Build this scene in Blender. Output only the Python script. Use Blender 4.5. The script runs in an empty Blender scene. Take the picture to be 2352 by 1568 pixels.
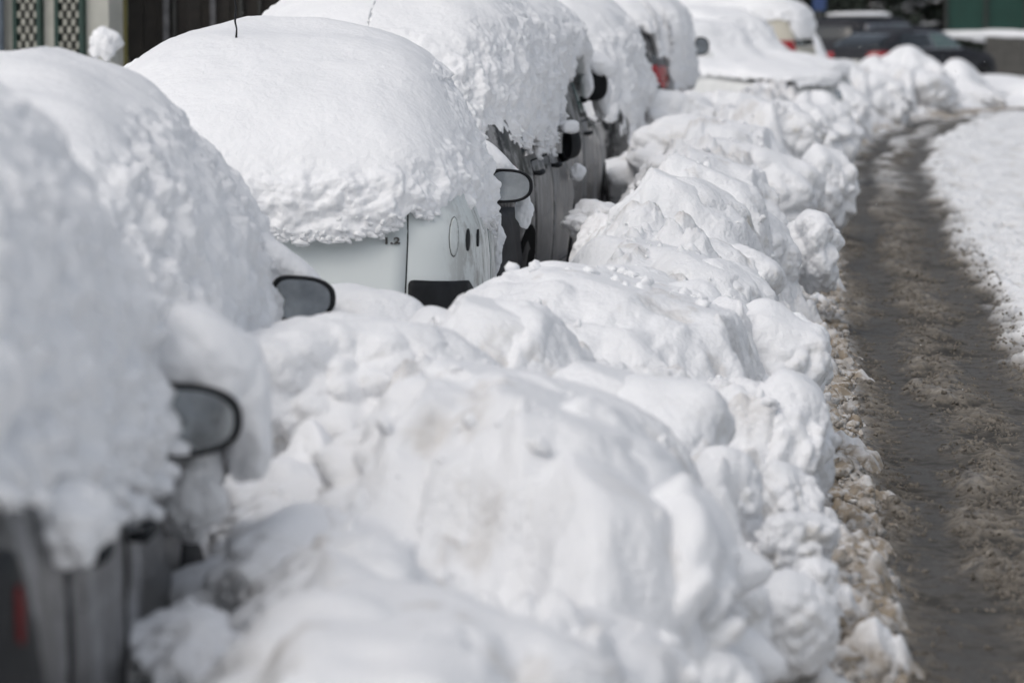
import bpy, math, random
import numpy as np
from mathutils import Vector

scene = bpy.context.scene
C = bpy.data.collections.new("street"); scene.collection.children.link(C)
rng = np.random.RandomState(7)
random.seed(7)

# ------------------------------------------------------------------ camera model
F = 8500.0            # focal length in pixels of a 2352 px wide frame
CAMZ = 1.93
PITCH = math.atan(804.0 / F)

def at(px, py, Y):
    """world point seen at (px,py) of the 2352x1568 frame, at world distance Y"""
    u, v = (px - 1176) / F, (784 - py) / F
    dx, dy, dz = u, math.cos(PITCH) + v * math.sin(PITCH), -math.sin(PITCH) + v * math.cos(PITCH)
    k = Y / dy
    return Vector((dx * k, Y, CAMZ + dz * k))

# ------------------------------------------------------------------ numpy noise
def _hash(ix, iy, iz, seed):
    h = (ix.astype(np.int64) * 374761393 + iy.astype(np.int64) * 668265263 + iz.astype(np.int64) * 2147483647 + seed * 1013904223) & 0xFFFFFFFF
    h = ((h ^ (h >> 13)) * 1274126177) & 0xFFFFFFFF
    h = ((h ^ (h >> 16)) * 2246822519) & 0xFFFFFFFF
    return (h ^ (h >> 15)) & 0xFFFFFFFF

_G = np.array([(1,1,0),(-1,1,0),(1,-1,0),(-1,-1,0),(1,0,1),(-1,0,1),(1,0,-1),(-1,0,-1),(0,1,1),(0,-1,1),(0,1,-1),(0,-1,-1),(1,1,0),(-1,1,0),(0,-1,1),(0,-1,-1)], dtype=np.float32)

def perlin(p, seed=0):
    p = np.asarray(p, dtype=np.float32)
    i = np.floor(p); f = p - i; i = i.astype(np.int64)
    w = f * f * f * (f * (f * 6 - 15) + 10)
    out = np.zeros(len(p), dtype=np.float32)
    for a in (0, 1):
        for b in (0, 1):
            for c in (0, 1):
                g = _G[_hash(i[:, 0] + a, i[:, 1] + b, i[:, 2] + c, seed) & 15]
                d = g[:, 0] * (f[:, 0] - a) + g[:, 1] * (f[:, 1] - b) + g[:, 2] * (f[:, 2] - c)
                wt = (w[:, 0] if a else 1 - w[:, 0]) * (w[:, 1] if b else 1 - w[:, 1]) * (w[:, 2] if c else 1 - w[:, 2])
                out += wt * d
    return out

def fbm(p, scale, octs=3, seed=0, gain=0.5):
    p = np.asarray(p, dtype=np.float32) / scale
    o = 0; a = 1.0
    for k in range(octs):
        o = o + a * perlin(p + 17.3 * k, seed + k); p = p * 2.03; a *= gain
    return o

def billow(p, scale, octs=2, seed=0, gain=0.5):
    """rounded lumps with sharp creases between them (0..~1)"""
    p = np.asarray(p, dtype=np.float32) / scale
    o = 0; a = 1.0; t = 0
    for k in range(octs):
        o = o + a * np.minimum(np.abs(perlin(p + 9.1 * k, seed + k)) * 2.2, 1.0); p = p * 2.1; t += a; a *= gain
    return o / t

def worley(p, scale, seed=0):
    """distance to the nearest of jittered points, 0 at a point"""
    p = np.asarray(p, dtype=np.float32) / scale
    i = np.floor(p).astype(np.int64)
    best = np.full(len(p), 9.0, dtype=np.float32)
    for a in (-1, 0, 1):
        for b in (-1, 0, 1):
            for c in (-1, 0, 1):
                q = i + np.array([a, b, c])
                h = _hash(q[:, 0], q[:, 1], q[:, 2], seed)
                d = (q[:, 0] + (h & 1023) / 1023. - p[:, 0]) ** 2 + (q[:, 1] + ((h >> 10) & 1023) / 1023. - p[:, 1]) ** 2 + (q[:, 2] + ((h >> 20) & 1023) / 1023. - p[:, 2]) ** 2
                best = np.minimum(best, d.astype(np.float32))
    return np.sqrt(best)

def cauli(p, scale, seed=0, warp=.65):
    """cotton-like rounded clumps, 0 in the creases, 1 on the clump tops"""
    p = np.asarray(p, dtype=np.float32)
    q = p + (np.stack([perlin(p / scale / 1.7, seed + 11), perlin(p / scale / 1.7 + 5, seed + 12), perlin(p / scale / 1.7 + 9, seed + 13)], -1) * scale * warp)
    w = worley(q, scale, seed)
    return 1.05 - np.clip(w, 0, 1.15) ** 1.6

def sstep(a, b, x):
    t = np.clip((x - a) / (b - a), 0, 1); return t * t * (3 - 2 * t)

# ------------------------------------------------------------------ objects
def link_mesh(name, verts, faces, mat=None, parent=None, smooth=True, attrs=None):
    me = bpy.data.meshes.new(name)
    verts = np.asarray(verts, dtype=np.float32)
    if isinstance(faces, np.ndarray):
        n = len(faces); k = faces.shape[1]
        me.vertices.add(len(verts)); me.vertices.foreach_set("co", verts.ravel())
        me.loops.add(n * k); me.loops.foreach_set("vertex_index", faces.astype(np.int32).ravel())
        me.polygons.add(n); me.polygons.foreach_set("loop_start", np.arange(0, n * k, k, dtype=np.int32))
        me.update(calc_edges=True); me.validate()
    else:
        me.from_pydata([tuple(v) for v in verts], [], [tuple(int(q) for q in f) for f in faces]); me.update()
    if attrs:
        for k, arr in attrs.items():
            a = me.attributes.new(k, 'FLOAT', 'POINT'); a.data.foreach_set("value", np.asarray(arr, dtype=np.float32))
    me.polygons.foreach_set("use_smooth", [smooth] * len(me.polygons))
    if mat: me.materials.append(mat)
    o = bpy.data.objects.new(name, me); C.objects.link(o)
    if parent: o.parent = parent
    return o

def tag(o, label=None, cat=None, group=None, kind=None):
    if label: o["label"] = label
    if cat: o["category"] = cat
    if group: o["group"] = group
    if kind: o["kind"] = kind
    return o

def empty(name, loc, rz=0.0):
    o = bpy.data.objects.new(name, None); C.objects.link(o)
    o.location = loc; o.rotation_euler = (0, 0, rz); o.empty_display_size = 0.2
    return o

def grid_faces(nr, nc, wrap=False):
    r = np.arange(nr - 1)[:, None]; c = np.arange(nc if wrap else nc - 1)[None, :]
    c2 = (c + 1) % nc
    f = np.stack([r * nc + c + 0 * r, r * nc + c2, (r + 1) * nc + c2, (r + 1) * nc + c], -1)
    return f.reshape(-1, 4)

def grid_normals(P, wrap):
    """P (nr,nc,3)"""
    if wrap:
        dc = np.roll(P, -1, 1) - np.roll(P, 1, 1)
    else:
        dc = np.gradient(P, axis=1)
    dr = np.gradient(P, axis=0)
    n = np.cross(dc, dr)
    return n / (np.linalg.norm(n, axis=2, keepdims=True) + 1e-9)

class MB:
    """collects simple shapes into ONE mesh"""
    def __init__(s): s.v = []; s.f = []
    def add(s, v, f):
        o = len(s.v); s.v += [tuple(q) for q in v]; s.f += [tuple(i + o for i in q) for q in f]
    def box(s, x0, x1, y0, y1, z0, z1):
        v = [(x, y, z) for x in (x0, x1) for y in (y0, y1) for z in (z0, z1)]
        s.add(v, [(0, 1, 3, 2), (4, 6, 7, 5), (0, 4, 5, 1), (2, 3, 7, 6), (0, 2, 6, 4), (1, 5, 7, 3)])
    def tube(s, pts, rad, n=8):
        v = []; f = []
        pts = [Vector(p) for p in pts]
        for i, p in enumerate(pts):
            d = (pts[min(i + 1, len(pts) - 1)] - pts[max(i - 1, 0)]).normalized()
            a = d.orthogonal().normalized() if abs(d.z) < .9 else Vector((1, 0, 0)).cross(d).normalized()
            b = d.cross(a); r = rad[i] if isinstance(rad, (list, tuple)) else rad
            for k in range(n):
                t = 2 * math.pi * k / n
                v.append(p + a * (math.cos(t) * r) + b * (math.sin(t) * r))
        for i in range(len(pts) - 1):
            for k in range(n):
                f.append((i * n + k, i * n + (k + 1) % n, (i + 1) * n + (k + 1) % n, (i + 1) * n + k))
        f.append(tuple(range(n))[::-1]); f.append(tuple((len(pts) - 1) * n + k for k in range(n)))
        s.add(v, f)
    def build(s, name, mat, parent=None, smooth=False, bevel=0):
        o = link_mesh(name, s.v, s.f, mat, parent, smooth)
        if bevel:
            m = o.modifiers.new("b", 'BEVEL'); m.width = bevel; m.segments = 2; m.limit_method = 'ANGLE'
        return o

# ------------------------------------------------------------------ materials
def new_mat(name):
    m = bpy.data.materials.new(name); m.use_nodes = True
    nt = m.node_tree; b = nt.nodes["Principled BSDF"]
    return m, nt, b

def N(nt, t, **kw):
    n = nt.nodes.new(t)
    for k, v in kw.items():
        if k.startswith("i_"):
            n.inputs[k[2:].replace("_", " ")].default_value = v
        else: setattr(n, k, v)
    return n

def noise_node(nt, coord, scale, detail=4, rough=.6, stretch=None):
    if stretch:
        mp = N(nt, "ShaderNodeMapping"); mp.inputs["Scale"].default_value = stretch
        nt.links.new(coord, mp.inputs["Vector"]); coord = mp.outputs["Vector"]
    n = N(nt, "ShaderNodeTexNoise"); n.inputs["Scale"].default_value = scale; n.inputs["Detail"].default_value = detail; n.inputs["Roughness"].default_value = rough
    nt.links.new(coord, n.inputs["Vector"]); return n.outputs["Fac"]

def ramp(nt, fac, stops):
    r = N(nt, "ShaderNodeValToRGB"); cr = r.color_ramp
    while len(cr.elements) < len(stops): cr.elements.new(.5)
    for e, (p, c) in zip(cr.elements, stops):
        e.position = p; e.color = (*c, 1) if len(c) == 3 else c
    nt.links.new(fac, r.inputs["Fac"]); return r.outputs["Color"]

def mixc(nt, fac, a, b, mode='MIX'):
    m = N(nt, "ShaderNodeMix", data_type='RGBA', blend_type=mode)
    for s, v in ((m.inputs[0], fac), (m.inputs[6], a), (m.inputs[7], b)):
        if hasattr(v, "links") or isinstance(v, bpy.types.NodeSocket): nt.links.new(v, s)
        elif isinstance(v, (int, float)): s.default_value = v
        else: s.default_value = (*v, 1)
    return m.outputs[2]

def mathn(nt, op, a, b=0.0, c=None):
    m = N(nt, "ShaderNodeMath", operation=op)
    for s, v in zip(m.inputs, (a, b) if c is None else (a, b, c)):
        if isinstance(v, bpy.types.NodeSocket): nt.links.new(v, s)
        else: s.default_value = v
    return m.outputs[0]

def snow_mat(name, dirt=0.0, attr=None, bump=.5, col=(.885, .892, .905)):
    m, nt, b = new_mat(name)
    co = N(nt, "ShaderNodeTexCoord").outputs["Object"]
    base = ramp(nt, noise_node(nt, co, 2.3, 3), [(.3, tuple(c * .965 for c in col)), (.7, col)])
    if dirt > 0:
        n1 = noise_node(nt, co, 4.0, 6, .65)
        geo = N(nt, "ShaderNodeNewGeometry"); sep = N(nt, "ShaderNodeSeparateXYZ"); nt.links.new(geo.outputs["Normal"], sep.inputs[0])
        side = mathn(nt, 'SUBTRACT', 1.0, mathn(nt, 'MAXIMUM', sep.outputs["Z"], 0.0))
        f = mathn(nt, 'MULTIPLY', mathn(nt, 'POWER', side, 1.3), ramp(nt, n1, [(.56, (0, 0, 0)), (.72, (dirt, dirt, dirt))]))
        base = mixc(nt, f, base, (.42, .37, .27))
    if attr:
        a = N(nt, "ShaderNodeAttribute", attribute_name=attr)
        n2 = noise_node(nt, co, 22.0, 5, .6)
        f = mathn(nt, 'MULTIPLY', a.outputs["Fac"], ramp(nt, n2, [(.34, (.35, .35, .35)), (.54, (1, 1, 1))]))
        base = mixc(nt, f, base, (.34, .285, .22))
    nt.links.new(base, b.inputs["Base Color"])
    b.inputs["Roughness"].default_value = .75
    b.inputs["Specular IOR Level"].default_value = .25
    b.inputs["Subsurface Weight"].default_value = .0
    b.inputs["Subsurface Radius"].default_value = (1.0, 1.05, 1.15)
    b.inputs["Subsurface Scale"].default_value = .02
    nb = noise_node(nt, co, 42.0, 4, .68)
    bp = N(nt, "ShaderNodeBump"); bp.inputs["Strength"].default_value = bump; bp.inputs["Distance"].default_value = .016
    geo2 = N(nt, "ShaderNodeNewGeometry"); sp2 = N(nt, "ShaderNodeSeparateXYZ"); nt.links.new(geo2.outputs["Normal"], sp2.inputs[0])
    steep = mathn(nt, 'SUBTRACT', 1.0, mathn(nt, 'MAXIMUM', sp2.outputs["Z"], 0.0)); steep = mathn(nt, 'POWER', steep, .8)
    hh = nb
    vo = N(nt, "ShaderNodeTexVoronoi"); vo.inputs["Scale"].default_value = 34
    nt.links.new(co, vo.inputs["Vector"])
    hh = mathn(nt, 'SUBTRACT', hh, mathn(nt, 'MULTIPLY', vo.outputs["Distance"], steep))
    nt.links.new(hh, bp.inputs["Height"])
    nt.links.new(bp.outputs["Normal"], b.inputs["Normal"])
    return m

def paint_mat(name, col, dirt=.3, dirtcol=(.45, .45, .44), streak=True, rough=.32, mask=None):
    """car paint with dried salt running down in streaks"""
    m, nt, b = new_mat(name)
    co = N(nt, "ShaderNodeTexCoord").outputs["Object"]
    s1 = noise_node(nt, co, 1.0, 8, .74, stretch=(2.4, 2.4, .55) if streak else (8, 8, 8))
    s2 = noise_node(nt, co, 1.0, 8, .78, stretch=(3.5, 3.5, 3.0))
    s = mathn(nt, 'ADD', mathn(nt, 'MULTIPLY', s1, .62), mathn(nt, 'MULTIPLY', s2, .38))
    f = ramp(nt, s, [(.488, (0, 0, 0)), (.515, (dirt * .35,) * 3), (.545, (dirt,) * 3)])
    if mask is not None:
        sx = N(nt, "ShaderNodeSeparateXYZ"); nt.links.new(co, sx.inputs[0])
        mr = N(nt, "ShaderNodeMapRange"); mr.inputs[1].default_value = mask[0]; mr.inputs[2].default_value = mask[1]; nt.links.new(sx.outputs["X"], mr.inputs[0])
        f = mathn(nt, 'MULTIPLY', f, mr.outputs[0])
    base = mixc(nt, f, col, dirtcol)
    nt.links.new(base, b.inputs["Base Color"])
    r = mathn(nt, 'MULTIPLY_ADD', f, .5, rough)
    nt.links.new(r, b.inputs["Roughness"])
    b.inputs["Coat Weight"].default_value = .04; b.inputs["Specular IOR Level"].default_value = .22
    return m

def flat_mat(name, col, rough=.5, metal=0.0, var=.15, scale=14, coat=0.0, spec=.5):
    m, nt, b = new_mat(name)
    co = N(nt, "ShaderNodeTexCoord").outputs["Object"]
    n = noise_node(nt, co, scale, 5, .6)
    nt.links.new(ramp(nt, n, [(.3, tuple(c * (1 - var) for c in col)), (.7, tuple(min(1, c * (1 + var)) for c in col))]), b.inputs["Base Color"])
    b.inputs["Roughness"].default_value = rough; b.inputs["Metallic"].default_value = metal
    b.inputs["Coat Weight"].default_value = coat; b.inputs["Specular IOR Level"].default_value = spec
    return m

M = {}
M['snow'] = snow_mat("fresh_snow", 0.0, bump=.38)
M['snow_bank'] = snow_mat("bank_snow", .55, "dirt", bump=.6)
M['snow_lump'] = snow_mat("lump_snow", .5, bump=.5)
M['snow_dirty'] = snow_mat("dirty_lump_snow", 1.0, bump=.8)
M['snow_flat'] = snow_mat("packed_snow", .2, bump=.7, col=(.82, .83, .845))
M['white_paint'] = paint_mat("white_paint", (.66, .70, .695), .22, (.5, .5, .48), streak=False, rough=.35)
M['white_side'] = paint_mat("white_side_paint", (.66, .70, .695), .75, (.30, .29, .27), rough=.35, mask=(.60, .74))
M['grey_paint'] = paint_mat("salted_grey_paint", (.012, .012, .013), .85, (.36, .36, .36), rough=.3)
M['car1_paint'] = paint_mat("salted_charcoal_paint", (.014, .015, .017), .7, (.46, .46, .47), rough=.3)
M['brown_paint'] = paint_mat("salted_brown_paint", (.014, .012, .010), .85, (.34, .34, .34), rough=.22)
M['silver_paint'] = paint_mat("salted_silver_paint", (.10, .10, .105), .8, (.55, .55, .56), rough=.3)
M['black_paint'] = paint_mat("black_paint", (.014, .015, .019), .2, (.08, .08, .09), rough=.55)
M['black_paint'].node_tree.nodes["Principled BSDF"].inputs["Coat Weight"].default_value = 0
M['black_paint'].node_tree.nodes["Principled BSDF"].inputs["Specular IOR Level"].default_value = .3
M['cream_paint'] = paint_mat("cream_paint", (.55, .52, .44), .3, (.4, .38, .33), rough=.4)
M['clean_white'] = paint_mat("clean_white_paint", (.72, .73, .72), .2, (.5, .5, .48), rough=.35)
M['plastic'] = flat_mat("black_plastic", (.017, .018, .020), .6, var=.3, spec=.15)
M['plastic_grey'] = flat_mat("charcoal_plastic", (.026, .028, .032), .55, var=.3, spec=.2)
M['rubber'] = flat_mat("tyre_rubber", (.018, .018, .018), .8, var=.3)
M['gap'] = flat_mat("dark_gap", (.006, .006, .006), .9, spec=.05)
M['steel'] = flat_mat("dull_steel", (.3, .3, .31), .4, 1.0)
M['chrome'] = flat_mat("chrome_badge", (.10, .095, .09), .35, .6)
M['mirror'] = flat_mat("mirror_glass", (.36, .38, .39), .10, .9, var=.28, scale=9)
M['glass'] = flat_mat("window_glass", (.012, .016, .018), .08, 0, var=.2, coat=.5)
M['glass_green'] = flat_mat("tinted_glass", (.09, .14, .13), .12, 0, var=.2, coat=.5)
M['red_lamp'] = flat_mat("red_lamp", (.30, .012, .015), .2, 0, var=.25, coat=.6)
M['dull_red'] = flat_mat("dull_red_lamp", (.14, .012, .012), .6, 0, var=.3, spec=.1)
M['lamp_clear'] = flat_mat("clear_lamp", (.45, .47, .48), .12, .3, var=.3, coat=.6)
M['plate'] = flat_mat("plate_white", (.6, .6, .58), .5)
M['plate_blue'] = flat_mat("plate_blue", (.03, .07, .3), .5)

# ------------------------------------------------------------------ car body as a stack of rounded plan outlines
class Shell:
    def __init__(s, prof, n=5.5, blur=.02):
        prof = np.array(prof, dtype=float)
        z = np.linspace(prof[0, 0], prof[-1, 0], 900)
        t = [np.interp(z, prof[:, 0], prof[:, k]) for k in (1, 2, 3)]
        if blur:
            h = max(1, int(blur / (z[1] - z[0]))); k = np.hanning(2 * h + 3); k /= k.sum()
            t = [np.convolve(np.pad(q, h + 1, mode='edge'), k, mode='valid') for q in t]
        s.z, s.r, s.f, s.w = z, t[0], t[1], t[2]; s.n = n
        # arc-length of profile for even sampling
        ds = np.sqrt(np.gradient(z) ** 2 + np.gradient(s.w) ** 2 + (.5 * np.gradient(s.r)) ** 2 + (.25 * np.gradient(s.f)) ** 2)
        s.L = np.cumsum(ds); s.L = (s.L - s.L[0]) / (s.L[-1] - s.L[0])
    def ring(s, nt):
        th = np.linspace(0, 2 * math.pi, 12001)[:-1]; c, q = np.cos(th), np.sin(th); e = 2 / s.n
        x = np.sign(c) * np.abs(c) ** e; y = np.sign(q) * np.abs(q) ** e
        X, Y = x * .8, y * 1.9
        d = np.hypot(np.diff(X, append=X[0]), np.diff(Y, append=Y[0])); L = np.concatenate([[0], np.cumsum(d)])
        xx = np.append(x, x[0]); yy = np.append(y, y[0])
        t = np.linspace(0, L[-1], nt + 1)[:-1]
        return np.interp(t, L, xx), np.interp(t, L, yy)
    def at(s, z):
        return np.interp(z, s.z, s.r), np.interp(z, s.z, s.f), np.interp(z, s.z, s.w)
    def side(s, y, z, sgn=1):
        r, f, w = s.at(z); cy, b = (r + f) / 2, (f - r) / 2
        q = np.clip(np.abs((y - cy) / np.maximum(b, 1e-3)), 0, .9999)
        return np.stack([sgn * w * (1 - q ** s.n) ** (1 / s.n), y + 0 * z, z], -1)
    def end(s, x, z, front=False):
        r, f, w = s.at(z); cy, b = (r + f) / 2, (f - r) / 2
        q = np.clip(np.abs(x / np.maximum(w, 1e-3)), 0, .9999)
        return np.stack([x + 0 * z, cy + (b if front else -b) * (1 - q ** s.n) ** (1 / s.n), z], -1)
    def mesh(s, nt=200, nz=90):
        ux, uy = s.ring(nt); z = np.interp(np.linspace(0, 1, nz), s.L, s.z); r, f, w = s.at(z)
        P = np.zeros((nz, nt, 3)); P[:, :, 0] = w[:, None] * ux; P[:, :, 1] = ((r + f) / 2)[:, None] + ((f - r) / 2)[:, None] * uy; P[:, :, 2] = z[:, None]
        return P

def smooth_outline(pts, rad=.25, k=6):
    """round the corners of a polygon"""
    out = []; n = len(pts); pts = [np.array(p, float) for p in pts]
    for i in range(n):
        a, b, c = pts[i - 1], pts[i], pts[(i + 1) % n]
        la, lc = np.linalg.norm(a - b), np.linalg.norm(c - b); rr = min(la, lc) * rad
        p, q = b + (a - b) / la * rr, b + (c - b) / lc * rr
        for j in range(k + 1):
            t = j / k; out.append((1 - t) ** 2 * p + 2 * t * (1 - t) * b + t * t * q)
    # fill the straight runs
    dense = []
    for i in range(len(out)):
        a, b = out[i], out[(i + 1) % len(out)]; m = max(1, int(np.linalg.norm(b - a) / .05))
        for j in range(m): dense.append(a + (b - a) * j / m)
    return np.array(dense)

def patch(name, sh, where, pts, off, mat, parent, rad=.25, rings=7, scale=1.0):
    """a skin piece lying `off` proud of the shell. where: 'R','L' side or 'rear','front'; pts in (along, z)"""
    o = smooth_outline(pts, rad); c = o.mean(0); o = c + (o - c) * scale
    k = np.linspace(0, 1, rings)[:, None, None]
    G = c + (o[None] - c) * k
    f = {'R': lambda a, z: sh.side(a, z, 1), 'L': lambda a, z: sh.side(a, z, -1), 'rear': lambda a, z: sh.end(a, z), 'front': lambda a, z: sh.end(a, z, True)}[where]
    e = 1e-3
    P = f(G[..., 0], G[..., 1]); A = f(G[..., 0] + e, G[..., 1]) - P; B = f(G[..., 0], G[..., 1] + e) - P
    nn = np.cross(A, B); nn /= np.linalg.norm(nn, axis=-1, keepdims=True) + 1e-12
    out = {'R': (1, 0, 0), 'L': (-1, 0, 0), 'rear': (0, -1, 0), 'front': (0, 1, 0)}[where]
    sg = np.sign((nn * np.array(out)).sum(-1, keepdims=True)); sg[sg == 0] = 1
    nn = nn * sg
    Q = P + nn * off
    edge = Q[-1:] - nn[-1:] * (off + .004)          # skirt back to the shell
    Q = np.concatenate([Q, edge], 0)
    nr, nc = Q.shape[:2]
    return link_mesh(name, Q.reshape(-1, 3), grid_faces(nr, nc, True), mat, parent, True)

def hatch_prof(L=3.75, W=.81, H=1.46, rake=.0, hood=.93):
    h = L / 2; k = H / 1.46
    return [(.17, -h + .12, h - .1, W - .08), (.28, -h + .02, h - .02, W - .03), (.5, -h, h, W - .005), (.68, -h + .015, h - .03, W),
            (.82, -h + .05, h - .14, W - .003), (hood, -h + .08, h - .65, W - .015), (hood + .05, -h + .10, h - 1.0, W - .03),
            (1.10 * k, -h + .16 + rake * .3, h - 1.22, W - .07), (1.25 * k, -h + .25 + rake * .6, h - 1.45, W - .12), (1.36 * k, -h + .36 + rake, h - 1.66, W - .18),
            (1.42 * k, -h + .5 + rake, h - 1.9, W - .26), (1.45 * k, -h + .75 + rake, h - 2.15, W - .4), (1.462 * k, -h + 1.05 + rake, h - 2.35, W - .56), (1.47 * k, -h + 1.45, h - 2.3, .05)]

def make_wheel(car, y, x, r=.29, name='wheel'):
    sg = 1 if x > 0 else -1
    w = empty(name, (x, y, r)); w.parent = car
    nseg = 40
    prof = [(-.17, r * .62), (-.17, r * .93), (-.14, r), (-.03, r), (0, r * .95), (.004, r * .75), (-.01, r * .64)]
    v = []; 
    for j, (dx, rr) in enumerate(prof):
        for k in range(nseg):
            t = 2 * math.pi * k / nseg; v.append((sg * dx, rr * math.cos(t), rr * math.sin(t)))
    link_mesh('tyre', v, grid_faces(len(prof), nseg, True), M['rubber'], w)
    prof = [(-.02, r * .64), (-.05, r * .58), (-.055, r * .3), (-.02, r * .14), (-.02, .001)]
    v = []
    for j, (dx, rr) in enumerate(prof):
        for k in range(nseg):
            t = 2 * math.pi * k / nseg; q = dx + (.02 if (k % 8 < 3 and j in (1, 2)) else 0)
            v.append((sg * q, rr * math.cos(t), rr * math.sin(t)))
    link_mesh('rim', v, grid_faces(len(prof), nseg, True), M['steel'], w)
    return w

def make_mirror(car, x, y, z, w=.22, h=.15, depth=.10, yaw=.0, side=1, body=None, glass=None, stem=True):
    """door mirror, its glass looking back at the camera. x = centre"""
    m = empty('door_mirror', (x, y, z), yaw); m.parent = car
    nt = 64; th = np.linspace(0, 2 * math.pi, nt + 1)[:-1]
    # D shape: round outside, squarer towards the door
    def outline(sc):
        c, s_ = np.cos(th), np.sin(th)
        e = np.where(c * side > 0, 2 / 2.3, 2 / 4.5)
        X = np.sign(c) * np.abs(c) ** e * w / 2 * sc; Z = np.sign(s_) * np.abs(s_) ** (2 / 2.6) * h / 2 * sc
        Z = Z * (1 - .10 * (X * side / (w / 2)))
        return X, Z
    rows = []
    for sc, yy in ((.83, .006), (.845, -.008), (.92, -.02), (.99, -.014), (1.0, .0), (1.0, .02), (.97, .05), (.86, .08), (.6, depth), (.3, depth + .012), (.01, depth + .015)):
        X, Z = outline(sc); rows.append(np.stack([X, np.full(nt, yy), Z], -1))
    P = np.array(rows)
    link_mesh('mirror_housing', P.reshape(-1, 3), grid_faces(len(rows), nt, True), body or M['plastic'], m)
    rows = []
    for sc in (.84, .5, .002):
        X, Z = outline(sc); rows.append(np.stack([X, np.full(nt, .0), Z], -1))
    P = np.array(rows)
    link_mesh('mirror_glass', P.reshape(-1, 3), grid_faces(3, nt, True), glass or M['mirror'], m)
    if stem:
        b = MB(); b.tube([(-side * w * .35, .05, -h * .3), (-side * w * .6, .04, -h * .45), (-side * (w * .5 + .12), .06, -h * .55)], [.03, .025, .035], 10)
        b.build('mirror_arm', M['plastic'], m, True)
    return m

def snow_skin(name, prof, zb, parent, nt=500, nz=170, seed=1, n=3.4, rough=1.0, low=.03, smooth_top=.72, curl=.07, extra=None, blur=.09, rag=.05, mat=None, xoff=None, crumbs=0, crumb_r=.016):
    """thick snow lying over a car; zb(x,y) = height of its ragged lower edge"""
    sh = Shell(prof, n=n, blur=blur)
    ux, uy = sh.ring(nt)
    r, f, w = sh.at(1.0)
    ex, ey = w * ux, (r + f) / 2 + (f - r) / 2 * uy
    q = np.stack([ex, ey, np.full(nt, seed * 3.1)], -1)
    edge = zb(ex, ey) + fbm(q, .35, 2, seed) * rag * 1.2 + fbm(q, .09, 3, seed + 5) * rag
    wb = np.interp(edge, sh.z, sh.L)
    k = np.linspace(0, 1, nz)
    Wt = wb[None, :] + (1 - wb[None, :]) * k[:, None]
    z = np.interp(Wt, sh.L, sh.z); r, f, w = sh.at(z)
    P = np.stack([w * ux[None], (r + f) / 2 + (f - r) / 2 * uy[None], z], -1)
    if xoff: P[..., 0] += np.interp(z, *xoff)
    Nn = grid_normals(P, True)
    cen = P.mean((0, 1)); sgn = np.sign(((P - cen) * Nn).sum(-1).mean()); Nn = Nn * sgn
    flat = P.reshape(-1, 3)
    vert = 1 - sstep(smooth_top - .35, smooth_top + .12, Nn[..., 2])         # 1 on the sides, 0 on top
    # break the clean line between smooth top and crumbly side
    vert = np.clip(vert + .5 * fbm(flat, .3, 2, seed + 9).reshape(vert.shape) * (vert > .02), 0, 1)
    big = fbm(flat, .55, 2, seed + 1).reshape(vert.shape)
    c1 = cauli(flat, .17, seed + 2).reshape(vert.shape); c2 = cauli(flat, .075, seed + 3).reshape(vert.shape); c3 = cauli(flat, .034, seed + 4).reshape(vert.shape)
    mid = fbm(flat, .12, 3, seed + 6).reshape(vert.shape)
    loc = np.clip(.75 + 1.1 * fbm(flat, .4, 2, seed + 7).reshape(vert.shape), .25, 1.4)     # some areas packed, some crumbly
    d = big * low + mid * (.004 + .035 * vert) + vert * rough * loc * ((c1 - .6) * .040 + (c2 - .6) * .026 + (c3 - .6) * .015 + fbm(flat, .05, 2, seed + 8).reshape(vert.shape) * .012)
    fade = sstep(0, .05, k)[:, None]
    P = P + Nn * (d * (0.35 + .65 * fade))[..., None]
    P[-1] = P[-1].mean(0)
    # curl under at the lower edge
    inw = np.stack([-ux, -uy * .6, 0 * ux], -1); inw /= np.linalg.norm(inw, axis=1, keepdims=True)
    R1 = P[0] + inw * curl * .35 + np.array([0, 0, -.006]); R2 = P[0] + inw * curl * .8 + np.array([0, 0, .004]); R3 = P[0] + inw * curl * 1.8 + np.array([0, 0, .03])
    P = np.concatenate([R3[None], R2[None], R1[None], P], 0)
    V = P.reshape(-1, 3); Fc = grid_faces(P.shape[0], nt, True)
    if crumbs:
        rr = np.random.RandomState(seed); Vs, Fs, o = [V], [Fc], len(V); j0 = 3
        cand = [j for j in range(nt) if uy[j] < -.5 or ux[j] > .3]
        pool = [blob((0, 0, 0), (1, .8, .8), 700 + q, .9, 8, .4 * q, .9, facets=6) for q in range(6)]
        for q in range(crumbs):
            j = cand[rr.randint(len(cand))]; row = j0 + int(abs(rr.randn()) * 6); r_ = crumb_r * rr.uniform(.35, 1.3)
            v = pool[q % 6][0] * r_ * np.array([1.2, 1, .9]) + P[row, j] + [ux[j] * -.2 * r_, uy[j] * -.2 * r_, -abs(rr.randn()) * .006]
            Vs.append(v); Fs.append(pool[q % 6][1] + o); o += len(v)
        V = np.concatenate(Vs); Fc = np.concatenate(Fs)
    if extra:
        Vs, Fs = [V], [Fc]; o = len(V)
        for e in extra:
            v, fc = blob(*e); Vs.append(v); Fs.append(fc + o); o += len(v)
        V = np.concatenate(Vs); Fc = np.concatenate(Fs)
    return link_mesh(name, V, Fc, mat or M['snow'], parent, True)

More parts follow.
